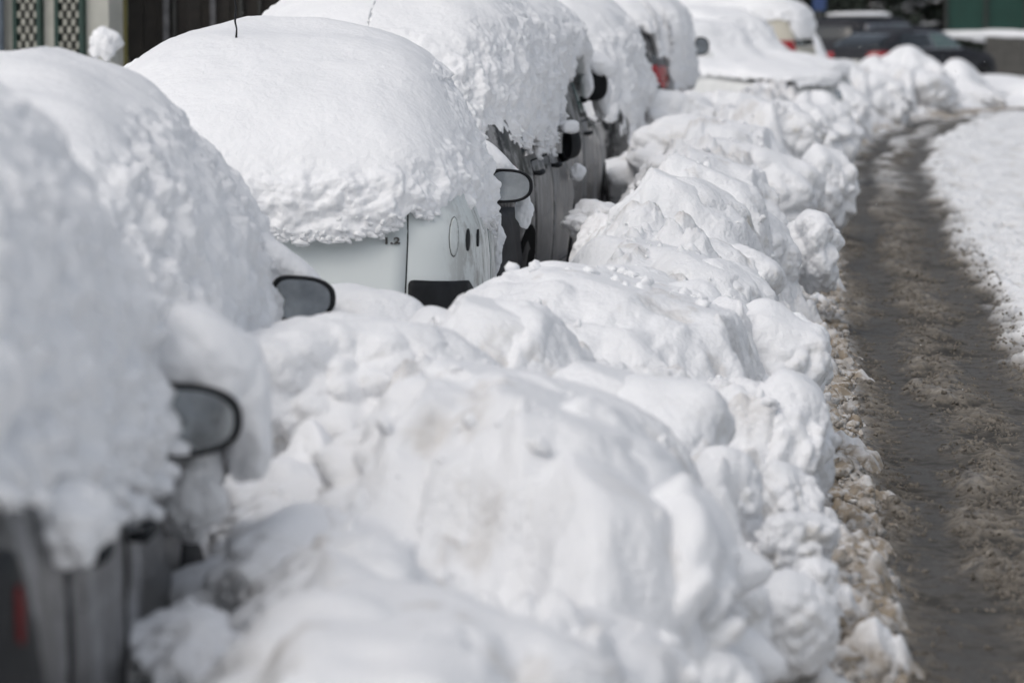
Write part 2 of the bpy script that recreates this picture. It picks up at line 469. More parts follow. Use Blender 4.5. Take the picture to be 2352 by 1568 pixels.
def blob(c, size, seed=0, rough=.12, res=40, tilt=0.0, lowf=.25, yaw=0.0, n=2.5, facets=0, flare=0.0):
    """a lump of snow: smooth on top, crumbly beneath. returns verts, quads"""
    nt, nz = res * 2, res
    th = np.linspace(0, 2 * math.pi, nt + 1)[:-1]; ph = np.linspace(-math.pi / 2, math.pi / 2, nz)
    cp, sp = np.cos(ph)[:, None], np.sin(ph)[:, None]
    D = np.stack([cp * np.cos(th), cp * np.sin(th), sp + 0 * th[None]], -1)
    rad = 1.0 / (np.abs(D[..., 0]) ** n + np.abs(D[..., 1]) ** n + np.abs(D[..., 2]) ** n) ** (1 / n)
    if facets:
        rr = np.random.RandomState(seed * 7 + 1); nn = rr.randn(facets, 3); nn[:, 2] *= .8; nn /= np.linalg.norm(nn, axis=1, keepdims=True)
        nn = np.concatenate([nn, [[.1, .1, 1.], [0, 0, -1.]]]); hh = np.concatenate([rr.uniform(.66, 1.05, facets), [.88, 1.0]])
        pw = 6.0; acc = np.full(rad.shape, (1 / 1.18) ** pw)
        for a_, h_ in zip(nn, hh): acc = acc + np.maximum(0, (D * a_).sum(-1) / h_) ** pw
        rad = acc ** (-1 / pw) * 1.08
    P = D * rad[..., None]
    if flare:
        fz = (1 + flare * (1 - sstep(-.5, .75, P[..., 2])))[..., None]; P = P * np.concatenate([fz, fz, np.ones_like(fz)], -1)
    S = np.array(size)
    fl = (P * S).reshape(-1, 3) + seed * 5.7
    g = float(np.mean(S))
    lo = fbm(fl, g * 1.5, 2, seed).reshape(rad.shape)
    bot = 1 - sstep(.1, .92, P[..., 2])
    bot = np.clip(bot + .4 * fbm(fl, g * .8, 2, seed + 3).reshape(rad.shape), 0, 1)
    med = cauli(fl, max(.07, g * .55), seed + 1).reshape(rad.shape) * .65 + cauli(fl, max(.035, g * .24), seed + 4).reshape(rad.shape) * .35
    fin = cauli(fl, .036, seed + 2).reshape(rad.shape)
    k = 1 + lo * lowf
    P = P * S * k[..., None]
    Dn = P / (np.linalg.norm(P, axis=-1, keepdims=True) + 1e-9)
    P = P + Dn * (bot * (med - .55) * rough * g * 1.9 + bot * (fin - .5) * min(.022, rough * g * .45))[..., None]
    P[0] = P[0].mean(0); P[-1] = P[-1].mean(0)
    if tilt:
        ca, sa = math.cos(tilt), math.sin(tilt); x, z = P[..., 0] * ca + P[..., 2] * sa, -P[..., 0] * sa + P[..., 2] * ca
        P = np.stack([x, P[..., 1], z], -1)
    if yaw:
        ca, sa = math.cos(yaw), math.sin(yaw); x, y = P[..., 0] * ca - P[..., 1] * sa, P[..., 0] * sa + P[..., 1] * ca
        P = np.stack([x, y, P[..., 2]], -1)
    return (P + np.array(c)).reshape(-1, 3), grid_faces(nz, nt, True)

def body(sh, mat, car, nt=220, nz=100):
    P = sh.mesh(nt, nz); return link_mesh('body', P.reshape(-1, 3), grid_faces(nz, nt, True), mat, car, True)

def heading(dx, dy): return math.atan2(-dx, dy)

# ================================================================== CARS
def door(car, sh, y0, y1, z0, z1, paint, hy, hz, side='R', name='door'):
    """door skin with a dark gap round it and a handle"""
    pts = [(y0, z0), (y1, z0), (y1, z1), (y0, z1)]
    g = patch(name, sh, side, pts, .0015, M['gap'], car, .06, scale=1.0)
    d = patch('door_panel', sh, side, [(y0 + .008, z0 + .008), (y1 - .008, z0 + .008), (y1 - .008, z1 - .008), (y0 + .008, z1 - .008)], .004, paint, g, .06)
    if hy is not None:
        r, f, w = sh.at(hz); p = sh.side(np.array([hy]), np.array([hz]), 1 if side == 'R' else -1)[0]
        sg = 1 if side == 'R' else -1
        b = MB(); b.tube([(p[0] - .01 * sg, hy - .10, hz), (p[0] + .035 * sg, hy - .085, hz), (p[0] + .042 * sg, hy, hz + .003), (p[0] + .035 * sg, hy + .085, hz), (p[0] - .01 * sg, hy + .1, hz)], [.012, .015, .016, .015, .012], 10)
        b.build('door_handle', M['plastic'], g, True)
    return g

def arch(car, sh, yc, r=.35, z=.29, side='R'):
    pts = [(yc + r * math.cos(t), max(.19, z + r * math.sin(t))) for t in np.linspace(-.25, math.pi + .25, 22)]
    return patch('wheel_arch', sh, side, pts, .003, M['gap'], car, .3)

# ---- nearest car, at the left edge ------------------------------------------------
car = empty('parked_car', (-1.60, 7.82, 0), -.015)
tag(car, "dark salt-streaked car closest to the camera, cut by the left edge", "car", "snow-covered cars parked along the street")
sh = Shell(hatch_prof(3.8, .79, 1.48)); body(sh, M['car1_paint'], car)
door(car, sh, -.12, .80, .30, .95, M['car1_paint'], .02, .785)
door(car, sh, -.98, -.14, .32, .95, M['car1_paint'], -.72, .85)
patch('tail_light', sh, 'R', [(-1.43, .80), (-1.40, .79), (-1.385, .86), (-1.40, .90), (-1.425, .89)], .012, M['dull_red'], car)
patch('rear_bumper', sh, 'R', [(-1.83, .22), (-1.40, .22), (-1.22, .60), (-1.30, .80), (-1.40, .96), (-1.83, 1.0)], .008, M['plastic'], car, .15)
arch(car, sh, 1.28); arch(car, sh, -1.18)
make_wheel(car, 1.28, .80); make_wheel(car, -1.18, .80)
make_mirror(car, .865, .50, .965, w=.235, h=.165, body=M['plastic'])
zb1 = lambda x, y: np.where(x > .3, np.interp(y, [-1.9, -1.2, -.7, 0, .3, .5], [1.07, 1.02, .90, .84, .87, .92])  + .10 * sstep(.75, 1.1, y), .85)
snow_skin('snow_cover', [(.60, -1.95, 1.9, .775), (.75, -1.97, 1.92, .775), (.95, -1.98, 1.9, .775), (1.2, -1.97, 1.5, .76), (1.42, -1.86, 1.1, .705), (1.56, -1.7, .9, .635), (1.70, -1.4, .7, .53), (1.80, -1.0, .5, .36), (1.845, -.6, .2, .18), (1.86, -.3, -.1, .03)],
          zb1, car, 620, 210, 11, rough=1.6, low=.05, rag=.035, crumbs=200, crumb_r=.03,
          extra=[((.88, .66, 1.08), (.155, .13, .12), 3, .10, 40, .75), ((.985, .66, .96), (.055, .10, .15), 4, .1, 34), ((.845, .66, .80), (.085, .07, .12), 5, .3, 36), ((.80, -1.0, .96), (.06, .10, .07), 6, .5, 40)])

# ---- second car ---------------------------------------------------------------------
car = empty('parked_car', (-1.61, 12.07, 0), -.01)
tag(car, "snow-buried car between the nearest one and the white hatchback, only its mirror showing", "car", "snow-covered cars parked along the street")
sh = Shell(hatch_prof(3.75, .765, 1.34, hood=.86)); body(sh, M['silver_paint'], car)
arch(car, sh, 1.25); make_wheel(car, 1.25, .75)
make_mirror(car, .89, .53, .885, w=.225, h=.155, body=M['plastic'])
snow_skin('snow_cover', [(.45, -1.95, 1.95, .80), (.6, -1.97, 1.95, .81), (.95, -1.98, 1.9, .79), (1.11, -1.94, 1.7, .755), (1.285, -1.82, 1.3, .67), (1.47, -1.6, 1.0, .565), (1.58, -1.35, .8, .50), (1.66, -1.05, .65, .37), (1.72, -.7, .4, .22), (1.745, -.35, .1, .05)],
          lambda x, y: np.where(x > .2, .62 + .12 * sstep(.4, 1.2, y), .55), car, 620, 210, 22, rough=1.35, low=.045, rag=.05,
          extra=[((.795, .68, .995), (.20, .10, .062), 13, .06, 40, .66), ((.80, .98, .80), (.09, .2, .16), 15, .25, 36)])

# ---- third car: white hatchback, rear in sharp focus -----------------------------------
car = empty('parked_car', (-.88, 16.38, 0), -.01)
tag(car, "white hatchback with a 1.2 badge and black rear bumper under snow", "car", "snow-covered cars parked along the street")
sh = Shell(hatch_prof(3.75, .80, 1.45)); body(sh, M['white_side'], car, 300, 140)
tg = patch('tailgate', sh, 'rear', [(-.50, .60), (.475, .60), (.488, .95), (.485, 1.14), (-.485, 1.14), (-.50, .95)], .0015, M['gap'], car, .06, 9)
patch('tailgate_panel', sh, 'rear', [(-.493, .607), (.469, .607), (.482, .95), (.479, 1.133), (-.479, 1.133), (-.493, .95)], .004, M['white_side'], tg, .06, 9)
patch('rear_window', sh, 'rear', [(-.44, 1.045), (.44, 1.045), (.38, 1.33), (-.38, 1.33)], .008, M['glass'], car, .15)
patch('rear_bumper', sh, 'rear', [(.484, .30), (.762, .30), (.760, .60), (.748, .71), (.715, .778), (.488, .795)], .010, M['plastic'], car, .1, 11)
def oval(y, z, ry, rz): return [(y + ry * math.cos(t), z + rz * math.sin(t)) for t in np.linspace(0, 2 * math.pi, 13)[:-1]]
fl = patch('fuel_flap', sh, 'rear', oval(.664, .955, .019, .080), .0012, M['gap'], car, .3)
patch('fuel_flap_cover', sh, 'rear', oval(.664, .955, .0165, .076), .003, M['white_side'], fl, .3)
patch('side_lamp', sh, 'rear', oval(.716, .937, .0065, .044), .006, M['plastic'], car, .3)
door(car, sh, -.80, .80, .32, .93, M['white_side'], None, None)
patch('door_handle', sh, 'rear', oval(.752, .935, .0025, .034), .008, M['plastic'], car, .3)
arch(car, sh, -1.20); make_wheel(car, -1.20, .785)
arch(car, sh, 1.25); make_wheel(car, 1.25, .785)
make_mirror(car, .868, .57, 1.042, w=.205, h=.153, body=M['plastic'])
# badge
fc = bpy.data.curves.new("badge", 'FONT'); fc.body = "1.2"; fc.size = .035; fc.extrude = .003; fc.bevel_depth = .001; fc.align_x = 'CENTER'; fc.space_character = 1.12; fc.offset = .0006
to = bpy.data.objects.new("tmp", fc); C.objects.link(to); bpy.context.view_layer.update()
bm_ = bpy.data.meshes.new_from_object(to.evaluated_get(bpy.context.evaluated_depsgraph_get())); bpy.data.objects.remove(to)
bm_.materials.clear(); bm_.materials.append(M['chrome'])
bd = bpy.data.objects.new("model_badge", bm_); C.objects.link(bd); bd.parent = tg
pz = .938; py_ = float(sh.end(np.array([.425]), np.array([pz]))[0][1]); bd.location = (.423, py_ - .011, pz); bd.rotation_euler = (math.radians(94), 0, math.radians(4)); bd.scale = (1.4, 1, 1)
# aerial
an = MB(); pts = []
for i in range(26):
    t = i / 25; pts.append((-.262 - .012 * t + .0035 * math.sin(i * 2.1), -.80 - .1 * t, 1.46 + .78 * t))
an.tube(pts, [.0045 + .0012 * math.sin(i * 1.7) for i in range(26)], 7); an.build('aerial', M['plastic'], car, True)
def zb3(x, y):
    xs = [-.8, -.3, -.185, -.15, -.11, -.03, .1, .21, .34, .42, .50, .545, .565, .62, .70, .76]
    zs = [1.06, 1.06, 1.085, 1.12, 1.03, .975, .965, .955, .975, 1.00, 1.03, 1.05, 1.09, 1.04, 1.01, .98]
    rear = np.interp(x, xs, zs)
    side = np.interp(y, [-1.7, -1.5, -1.2, -.8, -.3, .1, .35, .9, 1.3], [.98, .97, .975, .95, .90, .82, .74, .72, .75])
    k = sstep(-1.78, -1.55, y)
    return rear * (1 - k) + np.where(x > 0, side, .95) * k
snow_skin('snow_cover', [(.60, -1.80, 1.6, .785), (.86, -1.835, 1.6, .795), (.95, -1.87, 1.55, .785), (1.08, -1.89, 1.4, .785), (1.215, -1.84, 1.15, .775), (1.33, -1.74, 1.0, .755), (1.43, -1.60, .85, .725), (1.52, -1.44, .75, .70), (1.60, -1.26, .7, .67), (1.67, -1.04, .6, .61), (1.72, -.82, .52, .52), (1.76, -.58, .45, .43), (1.787, -.34, .4, .32), (1.80, -.1, .35, .18), (1.805, .05, .3, .04)],
          zb3, car, 1300, 330, 33, rough=1.15, xoff=([1.1, 1.3, 1.55, 1.8], [0, -.03, -.09, -.10]), low=.028, rag=.03, curl=.05, n=3.3, smooth_top=.60, crumbs=900, crumb_r=.012,
          extra=[((.80, .70, 1.135), (.13, .11, .06), 23, .06, 40, .72), ((.80, .30, .84), (.022, .14, .13), 24, .5, 40), ((.805, .45, .76), (.018, .10, .10), 25, .5, 36), ((.93, .70, .93), (.03, .04, .085), 26, .4, 34)])

# ---- fourth car: salt-streaked dark side ------------------------------------------------
car = empty('parked_car', (-.595, 21.52, 0), -.118)
tag(car, "salt-streaked dark car with charcoal rear bumper, just beyond the white hatchback", "car", "snow-covered cars parked along the street")
sh = Shell(hatch_prof(3.85, .85, 1.52)); body(sh, M['grey_paint'], car, 260, 120)
patch('rear_bumper', sh, 'R', [(-1.90, .28), (-1.50, .28), (-1.52, .50), (-1.62, .74), (-1.90, .80)], .014, M['plastic_grey'], car, .12, 9)
patch('rear_bumper', sh, 'rear', [(-.76, .28), (.82, .28), (.80, .78), (-.76, .78)], .014, M['plastic_grey'], car, .08, 9)
patch('tail_light', sh, 'rear', [(.60, .84), (.80, .84), (.79, 1.0), (.62, 1.02)], .008, M['red_lamp'], car, .2)
door(car, sh, -.98, -.10, .34, 1.0, M['grey_paint'], -.88, .93)
door(car, sh, -.08, .90, .34, 1.0, M['grey_paint'], .03, .93)
patch('side_window', sh, 'R', [(-1.2, 1.03), (.85, 1.03), (.3, 1.38), (-1.1, 1.38)], .004, M['glass'], car, .1)
arch(car, sh, -1.18, .37); make_wheel(car, -1.18, .835, .30)
arch(car, sh, 1.32, .37); make_wheel(car, 1.32, .835, .30)
make_mirror(car, .885, .43, 1.03, w=.075, h=.17, depth=.10, yaw=-.5, body=M['plastic'], glass=M['plastic'])
def zb4(x, y):
    side = np.interp(y, [-1.9, -1.5, -1.0, -.4, .1, .5, .9, 1.4, 1.9], [1.16, 1.12, 1.08, 1.04, 1.0, 1.14, 1.16, 1.12, 1.05])
    return np.where(x > 0, side, 1.0)
snow_skin('snow_cover', [(.60, -1.9, 1.9, .84), (.9, -1.94, 1.9, .83), (1.05, -1.95, 1.85, .83), (1.2, -1.93, 1.6, .84), (1.35, -1.88, 1.3, .83), (1.5, -1.78, 1.1, .82), (1.65, -1.65, .95, .77), (1.8, -1.45, .8, .70), (1.92, -1.15, .6, .60), (2.0, -.8, .4, .42), (2.04, -.4, .1, .2), (2.05, -.2, -.1, .03)],
          zb4, car, 900, 240, 44, rough=1.15, low=.04, rag=.075, curl=.05, crumbs=350, crumb_r=.014,
          extra=[((.90, .75, .86), (.03, .08, .05), 31, .6, 34), ((.88, .42, 1.135), (.05, .08, .04), 32, .3, 30)])

# ---- fifth car: dark brown with window and mirror showing --------------------------------
car = empty('parked_car', (-.37, 25.72, 0), -.15)
tag(car, "dark brown car with a tall black door mirror and bare side window", "car", "snow-covered cars parked along the street")
sh = Shell(hatch_prof(3.95, .88, 1.60, hood=1.0)); body(sh, M['brown_paint'], car, 260, 120)
fr = patch('side_window', sh, 'R', [(.02, 1.06), (.72, 1.06), (.34, 1.47), (.02, 1.49)], .003, M['plastic'], car, .1)
patch('window_pane', sh, 'R', [(.06, 1.09), (.64, 1.09), (.32, 1.44), (.06, 1.455)], .007, M['glass_green'], fr, .1)
door(car, sh, -.02, .92, .36, 1.04, M['brown_paint'], .12, .95)
arch(car, sh, 1.30, .39, .31); make_wheel(car, 1.30, .865, .31)
make_mirror(car, .90, .50, 1.27, w=.15, h=.215, depth=.12, body=M['plastic'], glass=M['plastic'])
def zb5(x, y):
    side = np.interp(y, [-1.9, -.8, -.15, .02, .12, .42, .6, .9, 1.3], [1.1, 1.25, 1.40, 1.46, 1.50, 1.52, 1.42, 1.25, 1.15])
    return np.where(x > 0, side, 1.05)
snow_skin('snow_cover', [(.8, -2.0, 1.5, .86), (1.0, -2.02, 1.5, .88), (1.15, -2.02, 1.35, .88), (1.35, -1.98, 1.1, .87), (1.5, -1.95, .95, .88), (1.65, -1.85, .8, .87), (1.8, -1.7, .7, .78), (1.93, -1.4, .55, .64), (2.02, -1.0, .3, .42), (2.06, -.5, .0, .1)],
          zb5, car, 700, 200, 55, rough=1.2, low=.05, rag=.06, curl=.06,
          extra=[((.90, .60, 1.415), (.13, .14, .07), 41, .1, 40, .5), ((.84, .44, 1.29), (.04, .05, .10), 43, .3, 30), ((.90, .74, 1.20), (.06, .08, .16), 42, .2, 34)])

# ---- sixth car: all snow -----------------------------------------------------------------
car = empty('parked_car', (.28, 31.4, 0), -.10)
tag(car, "car plastered white on roof and side, beyond the dark brown one", "car", "snow-covered cars parked along the street")
sh = Shell(hatch_prof(4.2, .86, 1.55)); body(sh, M['grey_paint'], car)
arch(car, sh, -1.3); make_wheel(car, -1.3, .85)
door(car, sh, -1.0, -.05, .34, 1.0, M['grey_paint'], -.9, .93)
make_mirror(car, .93, .4, 1.05, w=.10, h=.17, body=M['plastic'], glass=M['plastic'])
snow_skin('snow_cover', [(.4, -2.1, 2.1, .87), (.7, -2.13, 2.1, .90), (1.0, -2.14, 2.05, .91), (1.2, -2.12, 1.8, .90), (1.4, -2.05, 1.4, .85), (1.6, -1.9, 1.2, .78), (1.75, -1.7, 1.0, .67), (1.88, -1.3, .8, .5), (1.95, -.8, .4, .25), (1.97, -.4, .1, .04)],
          lambda x, y: np.where(x > 0, .80 - .12 * sstep(-2.0, -1.6, y) * (1 - sstep(-1.2, -.9, y)) + .26 * np.exp(-((y + .6) / .2) ** 2) + .3 * np.exp(-((y - .5) / .15) ** 2), .72), car, 520, 150, 66, rough=1.6, low=.06, rag=.13, curl=.06)

# ---- seventh car: red lamp ------------------------------------------------------------------
car = empty('parked_car', (.94, 38.1, 0), -.12)
tag(car, "grey car with red tail lamp and dark rear window under thick snow", "car", "snow-covered cars parked along the street")
sh = Shell(hatch_prof(4.2, .86, 1.66)); body(sh, M['silver_paint'], car)
patch('rear_window', sh, 'rear', [(-.5, 1.16), (.70, 1.16), (.62, 1.52), (-.5, 1.52)], .006, M['glass'], car, .2)
patch('tail_light', sh, 'rear', [(.56, 1.00), (.79, 1.00), (.77, 1.20), (.60, 1.20)], .012, M['red_lamp'], car, .2)
patch('tail_light', sh, 'R', [(-2.06, .98), (-1.70, .98), (-1.78, 1.21), (-2.0, 1.21)], .012, M['red_lamp'], car, .2)
patch('rear_bumper', sh, 'rear', [(-.78, .3), (.8, .3), (.8, .68), (-.78, .68)], .012, M['plastic_grey'], car, .1)
make_mirror(car, .97, .6, 1.36, w=.15, h=.19, body=M['plastic'])
snow_skin('snow_cover', [(.7, -2.08, 2.1, .87), (1.0, -2.10, 2.1, .90), (1.2, -2.05, 1.9, .91), (1.45, -1.98, 1.3, .90), (1.6, -1.9, 1.1, .88), (1.75, -1.75, 1.0, .82), (1.88, -1.5, .9, .68), (1.97, -1.1, .6, .4), (2.0, -.5, .1, .04)],
          lambda x, y: np.where((y < -1.5), np.where(x > .70, 1.27, 1.56), np.where(x > 0, .95, .9)), car, 420, 120, 77, rough=.9, low=.06, rag=.05, curl=.08)

# ---- white cars nosing out to the right ------------------------------------------------------
def nose_car(loc, hd, seed, label, vis, up):
    car = empty('parked_car', loc, heading(*hd)); tag(car, label, "car", "snow-covered cars parked along the street")
    sh = Shell(hatch_prof(4.0, .83, 1.46)); body(sh, M['clean_white'], car)
    arch(car, sh, 1.25); make_wheel(car, 1.25, .815)
    if vis:
        patch('headlight', sh, 'front', [(.45, .62), (.74, .62), (.72, .76), (.50, .74)], .01, M['lamp_clear'], car, .2)
        patch('headlight', sh, 'front', [(-.45, .62), (-.74, .62), (-.72, .76), (-.50, .74)], .01, M['lamp_clear'], car, .2)
        patch('grille', sh, 'front', [(-.35, .42), (.35, .42), (.38, .60), (-.38, .60)], .008, M['plastic'], car, .2)
        door(car, sh, -.25, .75, .34, .95, M['clean_white'], -.1, .88)
    patch('side_window', sh, 'R', [(-1.2, 1.02), (.72, 1.02), (.26, 1.33), (-1.1, 1.33)], .005, M['glass_green'], car, .1)
    snow_skin('snow_cover', [(q[0] if q[0] < 1.12 else 1.12 + (q[0] - 1.12) * up,) + q[1:] for q in [(.6, -2.02, 2.02, .84), (.8, -2.04, 2.06, .87), (.93, -2.04, 2.02, .87), (1.00, -2.0, 1.85, .85), (1.05, -1.98, 1.35, .83), (1.10, -1.95, .82, .82), (1.25, -1.9, .62, .79), (1.42, -1.8, .5, .74), (1.58, -1.6, .36, .66), (1.67, -1.35, 0, .50), (1.72, -.9, -.35, .25), (1.73, -.6, -.5, .03)]],
              lambda x, y: np.where((x > 0) & (y > -.9) & (y < .25), 1.26, np.where(x > .3, .93, .86)) - .06 * sstep(1.0, 1.8, y), car, 360, 130, seed, rough=.25, low=.05, rag=.03, curl=.07, blur=.05)
    return car
nose_car((2.25, 45.6, 0), (.66, -.75), 81, "white car nosing out right, clear headlight, smooth snow on its bonnet", True, .85)
nose_car((2.95, 51.4, 0), (.62, -.78), 82, "white car just behind the one with the clear headlight", False, 1.02)

# ---- cream van ----------------------------------------------------------------------------------
car = empty('parked_van', (2.65, 57.9, 0), heading(-.95, .31))
tag(car, "cream van with red tail lamp and snow-capped roof, left of the dark cars", "van", "snow-covered cars parked along the street")
van = [(.17, -2.0, 1.9, .75), (.3, -2.05, 2.0, .82), (.6, -2.06, 2.0, .84), (.95, -2.03, 1.7, .83), (1.1, -2.0, 1.1, .80), (1.3, -1.95, .95, .77), (1.5, -1.88, .8, .73), (1.6, -1.8, .6, .66), (1.66, -1.6, .4, .5), (1.68, -1.2, .0, .2), (1.685, -.8, -.4, .04)]
sh = Shell(van, n=7); body(sh, M['cream_paint'], car)
patch('side_window', sh, 'L', [(-1.1, 1.08), (.6, 1.08), (.5, 1.42), (-1.1, 1.42)], .005, M['glass'], car, .12)
patch('rear_window', sh, 'rear', [(-.6, 1.08), (.6, 1.08), (.55, 1.45), (-.55, 1.45)], .005, M['glass'], car, .12)
patch('tail_light', sh, 'L', [(-1.98, .95), (-1.82, .95), (-1.82, 1.18), (-1.93, 1.18)], .01, M['red_lamp'], car, .15)
patch('tail_light', sh, 'rear', [(-.80, .95), (-.62, .95), (-.62, 1.18), (-.76, 1.18)], .01, M['red_lamp'], car, .15)
patch('rear_bumper', sh, 'rear', [(-.8, .24), (.8, .24), (.8, .46), (-.8, .46)], .02, M['plastic_grey'], car, .15)
arch(car, sh, -1.2, .34, .3, 'L'); make_wheel(car, -1.2, -.82)
snow_skin('snow_cover', [(1.2, -2.06, 1.2, .84), (1.4, -2.08, 1.1, .86), (1.6, -2.04, 1.0, .84), (1.75, -1.9, .85, .75), (1.84, -1.6, .6, .55), (1.88, -1.1, .2, .25), (1.89, -.7, -.2, .03)],
          lambda x, y: np.where((y < -1.8) & (x > -.6), 1.22, 1.50), car, 360, 90, 91, rough=.2, low=.05, rag=.03, curl=.09)

# ---- two dark cars without snow ------------------------------------------------------------------
def dark_car(loc, hd, prof, label, wins, L, W):
    car = empty('dark_car', loc, heading(*hd)); tag(car, label, "car")
    sh = Shell(prof, n=5.0); body(sh, M['black_paint'], car)
    chrome = patch('side_window', sh, 'R', wins, .008, M['steel'], car, .22, 9)
    c = np.mean(wins, 0); w2 = [tuple(c + (np.array(p) - c) * np.array([.955, .80])) for p in wins]
    ym = c[0] + .05
    y0 = min(p[0] for p in w2); y1 = max(p[0] for p in w2); z0 = min(p[1] for p in w2); z1 = max(p[1] for p in w2)
    patch('rear_pane', sh, 'R', [(y0, z0), (ym - .03, z0), (ym - .03, z1), (y0 + .35, z1 - .02)], .012, M['glass'], chrome, .15)
    patch('front_pane', sh, 'R', [(ym + .03, z0), (y1, z0), (y1 - .55, z1 - .04), (ym + .03, z1)], .012, M['glass_green'], chrome, .15)
    patch('rear_window', sh, 'rear', [(-.6, z0 + .02), (.6, z0 + .02), (.5, z1 - .02), (-.5, z1 - .02)], .008, M['glass'], car, .15)
    for s_ in (-1, 1):
        patch('tail_light', sh, 'rear', [(s_ * .40, .80), (s_ * .80, .80), (s_ * .78, .93), (s_ * .44, .93)], .012, M['red_lamp'], car, .2)
    patch('tail_light', sh, 'R', [(-L / 2 + .09, .82), (-L / 2 + .38, .86), (-L / 2 + .34, .94), (-L / 2 + .12, .94)], .012, M['red_lamp'], car, .2)
    pl = patch('number_plate', sh, 'rear', [(-.26, .66), (.26, .66), (.26, .77), (-.26, .77)], .014, M['plate'], car, .04)
    patch('plate_band', sh, 'rear', [(-.26, .66), (-.215, .66), (-.215, .77), (-.26, .77)], .017, M['plate_blue'], pl, .04)
    patch('rear_bumper', sh, 'rear', [(-.82, .26), (.82, .26), (.82, .56), (-.82, .56)], .02, M['plastic_grey'], car, .12)
    for yy in (-1.35, 1.38):
        arch(car, sh, yy, .37, .32); make_wheel(car, yy, W - .005, .32)
    door(car, sh, -.95, .02, .34, .90, M['black_paint'], -.8, .84)
    door(car, sh, .04, 1.0, .34, .90, M['black_paint'], .18, .84)
    return car, sh
coupe = [(.17, -2.15, 2.05, .80), (.3, -2.22, 2.18, .87), (.55, -2.25, 2.22, .90), (.75, -2.23, 2.12, .90), (.88, -2.2, 1.9, .885), (.96, -2.15, 1.2, .86), (1.02, -2.05, .95, .83),
         (1.15, -1.85, .75, .76), (1.28, -1.5, .5, .70), (1.37, -1.1, .25, .62), (1.42, -.7, .0, .48), (1.44, -.4, -.2, .25), (1.445, -.3, -.25, .04)]
c1, s1 = dark_car((8.35, 77.4, -.24), (.66, .75), coupe, "dark grey car with chrome-framed side windows, nose hidden behind the far snow heap", [(-1.72, .97), (.72, .97), (.12, 1.33), (-.85, 1.34)], 4.5, .9)
suv = [(.2, -2.2, 2.1, .82), (.4, -2.28, 2.22, .90), (.7, -2.28, 2.25, .92), (.95, -2.24, 2.1, .91), (1.08, -2.2, 1.2, .88), (1.2, -2.15, .95, .84), (1.4, -2.05, .7, .77), (1.55, -1.95, .5, .71), (1.62, -1.85, .3, .62), (1.66, -1.6, .1, .45), (1.675, -1.2, -.2, .2), (1.68, -.9, -.5, .04)]
c2, s2 = dark_car((8.15, 83.2, -.30), (.55, .83), suv, "tall black estate parked behind the dark grey car, snow strip on its roof", [(-1.9, 1.12), (.8, 1.12), (.3, 1.52), (-1.75, 1.52)], 4.6, .92)
b = []
v, f = blob((0, -.75, 1.70), (.55, .85, .07), 5, .1, 30); link_mesh('roof_snow', v, f, M['snow'], c2, True)
# ================================================================== TERRAIN
EY = [4.0, 7.0, 10.3, 15.3, 22.8, 29.0, 35.0, 42.0, 49.0, 56.0, 61.0, 66.0, 72.0]
EX = [.60, .83, 1.10, 1.47, 2.04, 2.56, 3.12, 3.85, 4.80, 6.20, 7.40, 9.2, 12.5]
_yy = np.linspace(0, 90, 1801); _xx = np.interp(_yy, EY, EX); _kk = np.hanning(121); _kk /= _kk.sum()
_xs = np.convolve(np.pad(_xx, 60, mode='edge'), _kk, mode='valid')
def edge_x(y): return np.interp(y, _yy, _xs)
def far_drop(y): return -.30 * sstep(50, 80, y)

def rows(y0, y1, k):
    n = int(math.log(y1 / y0) / k); return y0 * np.exp(np.linspace(0, math.log(y1 / y0), n))

# ---- slushy road with wheel ruts ----------------------------------------------------
ys = np.concatenate([rows(9.2, 27, .00065), rows(27.05, 66, .0016)])
us = np.concatenate([np.linspace(-.35, 1.35, 250), 1.35 + (np.linspace(0, 1, 90)[1:] ** 1.6) * 6.5])
U, Y = np.meshgrid(us, ys)
wob = .035 * np.sin(Y * .9) + .02 * np.sin(Y * 2.3 + 1)
P3 = np.stack([U + edge_x(Y), Y, 0 * Y], -1).reshape(-1, 3)
nz1 = fbm(P3 * [1, .45, 1], .28, 4, 3).reshape(U.shape)
nz2 = fbm(P3 * [1, .6, 1], .07, 3, 5).reshape(U.shape)
Pq = P3 + np.stack([nz2, nz1 * .4, 0 * nz1], -1).reshape(-1, 3) * .03
cl = worley(Pq, .060, 8).reshape(U.shape)
cl2 = worley(Pq, .030, 9).reshape(U.shape)
rut1 = np.exp(-((U - .23 - wob + nz1 * .09) / (.12 + .05 * np.sin(Y * 1.3))) ** 2)
rut2 = np.exp(-((U - .74 - wob * 1.4 + nz1 * .12) / .15) ** 2)
side = sstep(.85, 1.10, U + nz1 * .16 + nz2 * .05 + .02 * np.sin(Y * .7))           # packed snow beyond the right rut
lft = 1 - sstep(-.10, .06, U + nz1 * .08 + nz2 * .04)
far_cover = sstep(57, 62, Y + 2.5 * nz1)
patchw = sstep(-.02, .16, nz1 + .18 * np.sin(Y * .55)) * sstep(30, 44, Y)
track = np.maximum(rut1, rut2 * .9)
slush = np.clip(1 - track * (1.15 + nz2 * .8), 0, 1)
amp = slush * (1 - side * .7)
Zr = .010 * nz1 + amp * (.012 + .022 * nz1 + np.sqrt(np.clip(1 - (cl / .8) ** 2, 0, 1)) * np.clip(.4 + nz1 + nz2, 0, 1.2) * .017 + np.sqrt(np.clip(1 - (cl2 / .8) ** 2, 0, 1)) * .009 * np.clip(.6 + nz2, 0, 1) + .006 * nz2) + side * (.045 + .035 * nz1 + .016 * nz2) + lft * .02
Zr = Zr + far_drop(Y)
asph = np.clip(track * 1.25 + nz1 * 1.1 + nz2 * 1.3 - .34, 0, 1) * (1 - side) * (1 - lft) * (1 - far_cover)
white = np.clip(side + .8 * lft + far_cover + .6 * patchw * (1 - track), 0, 1)
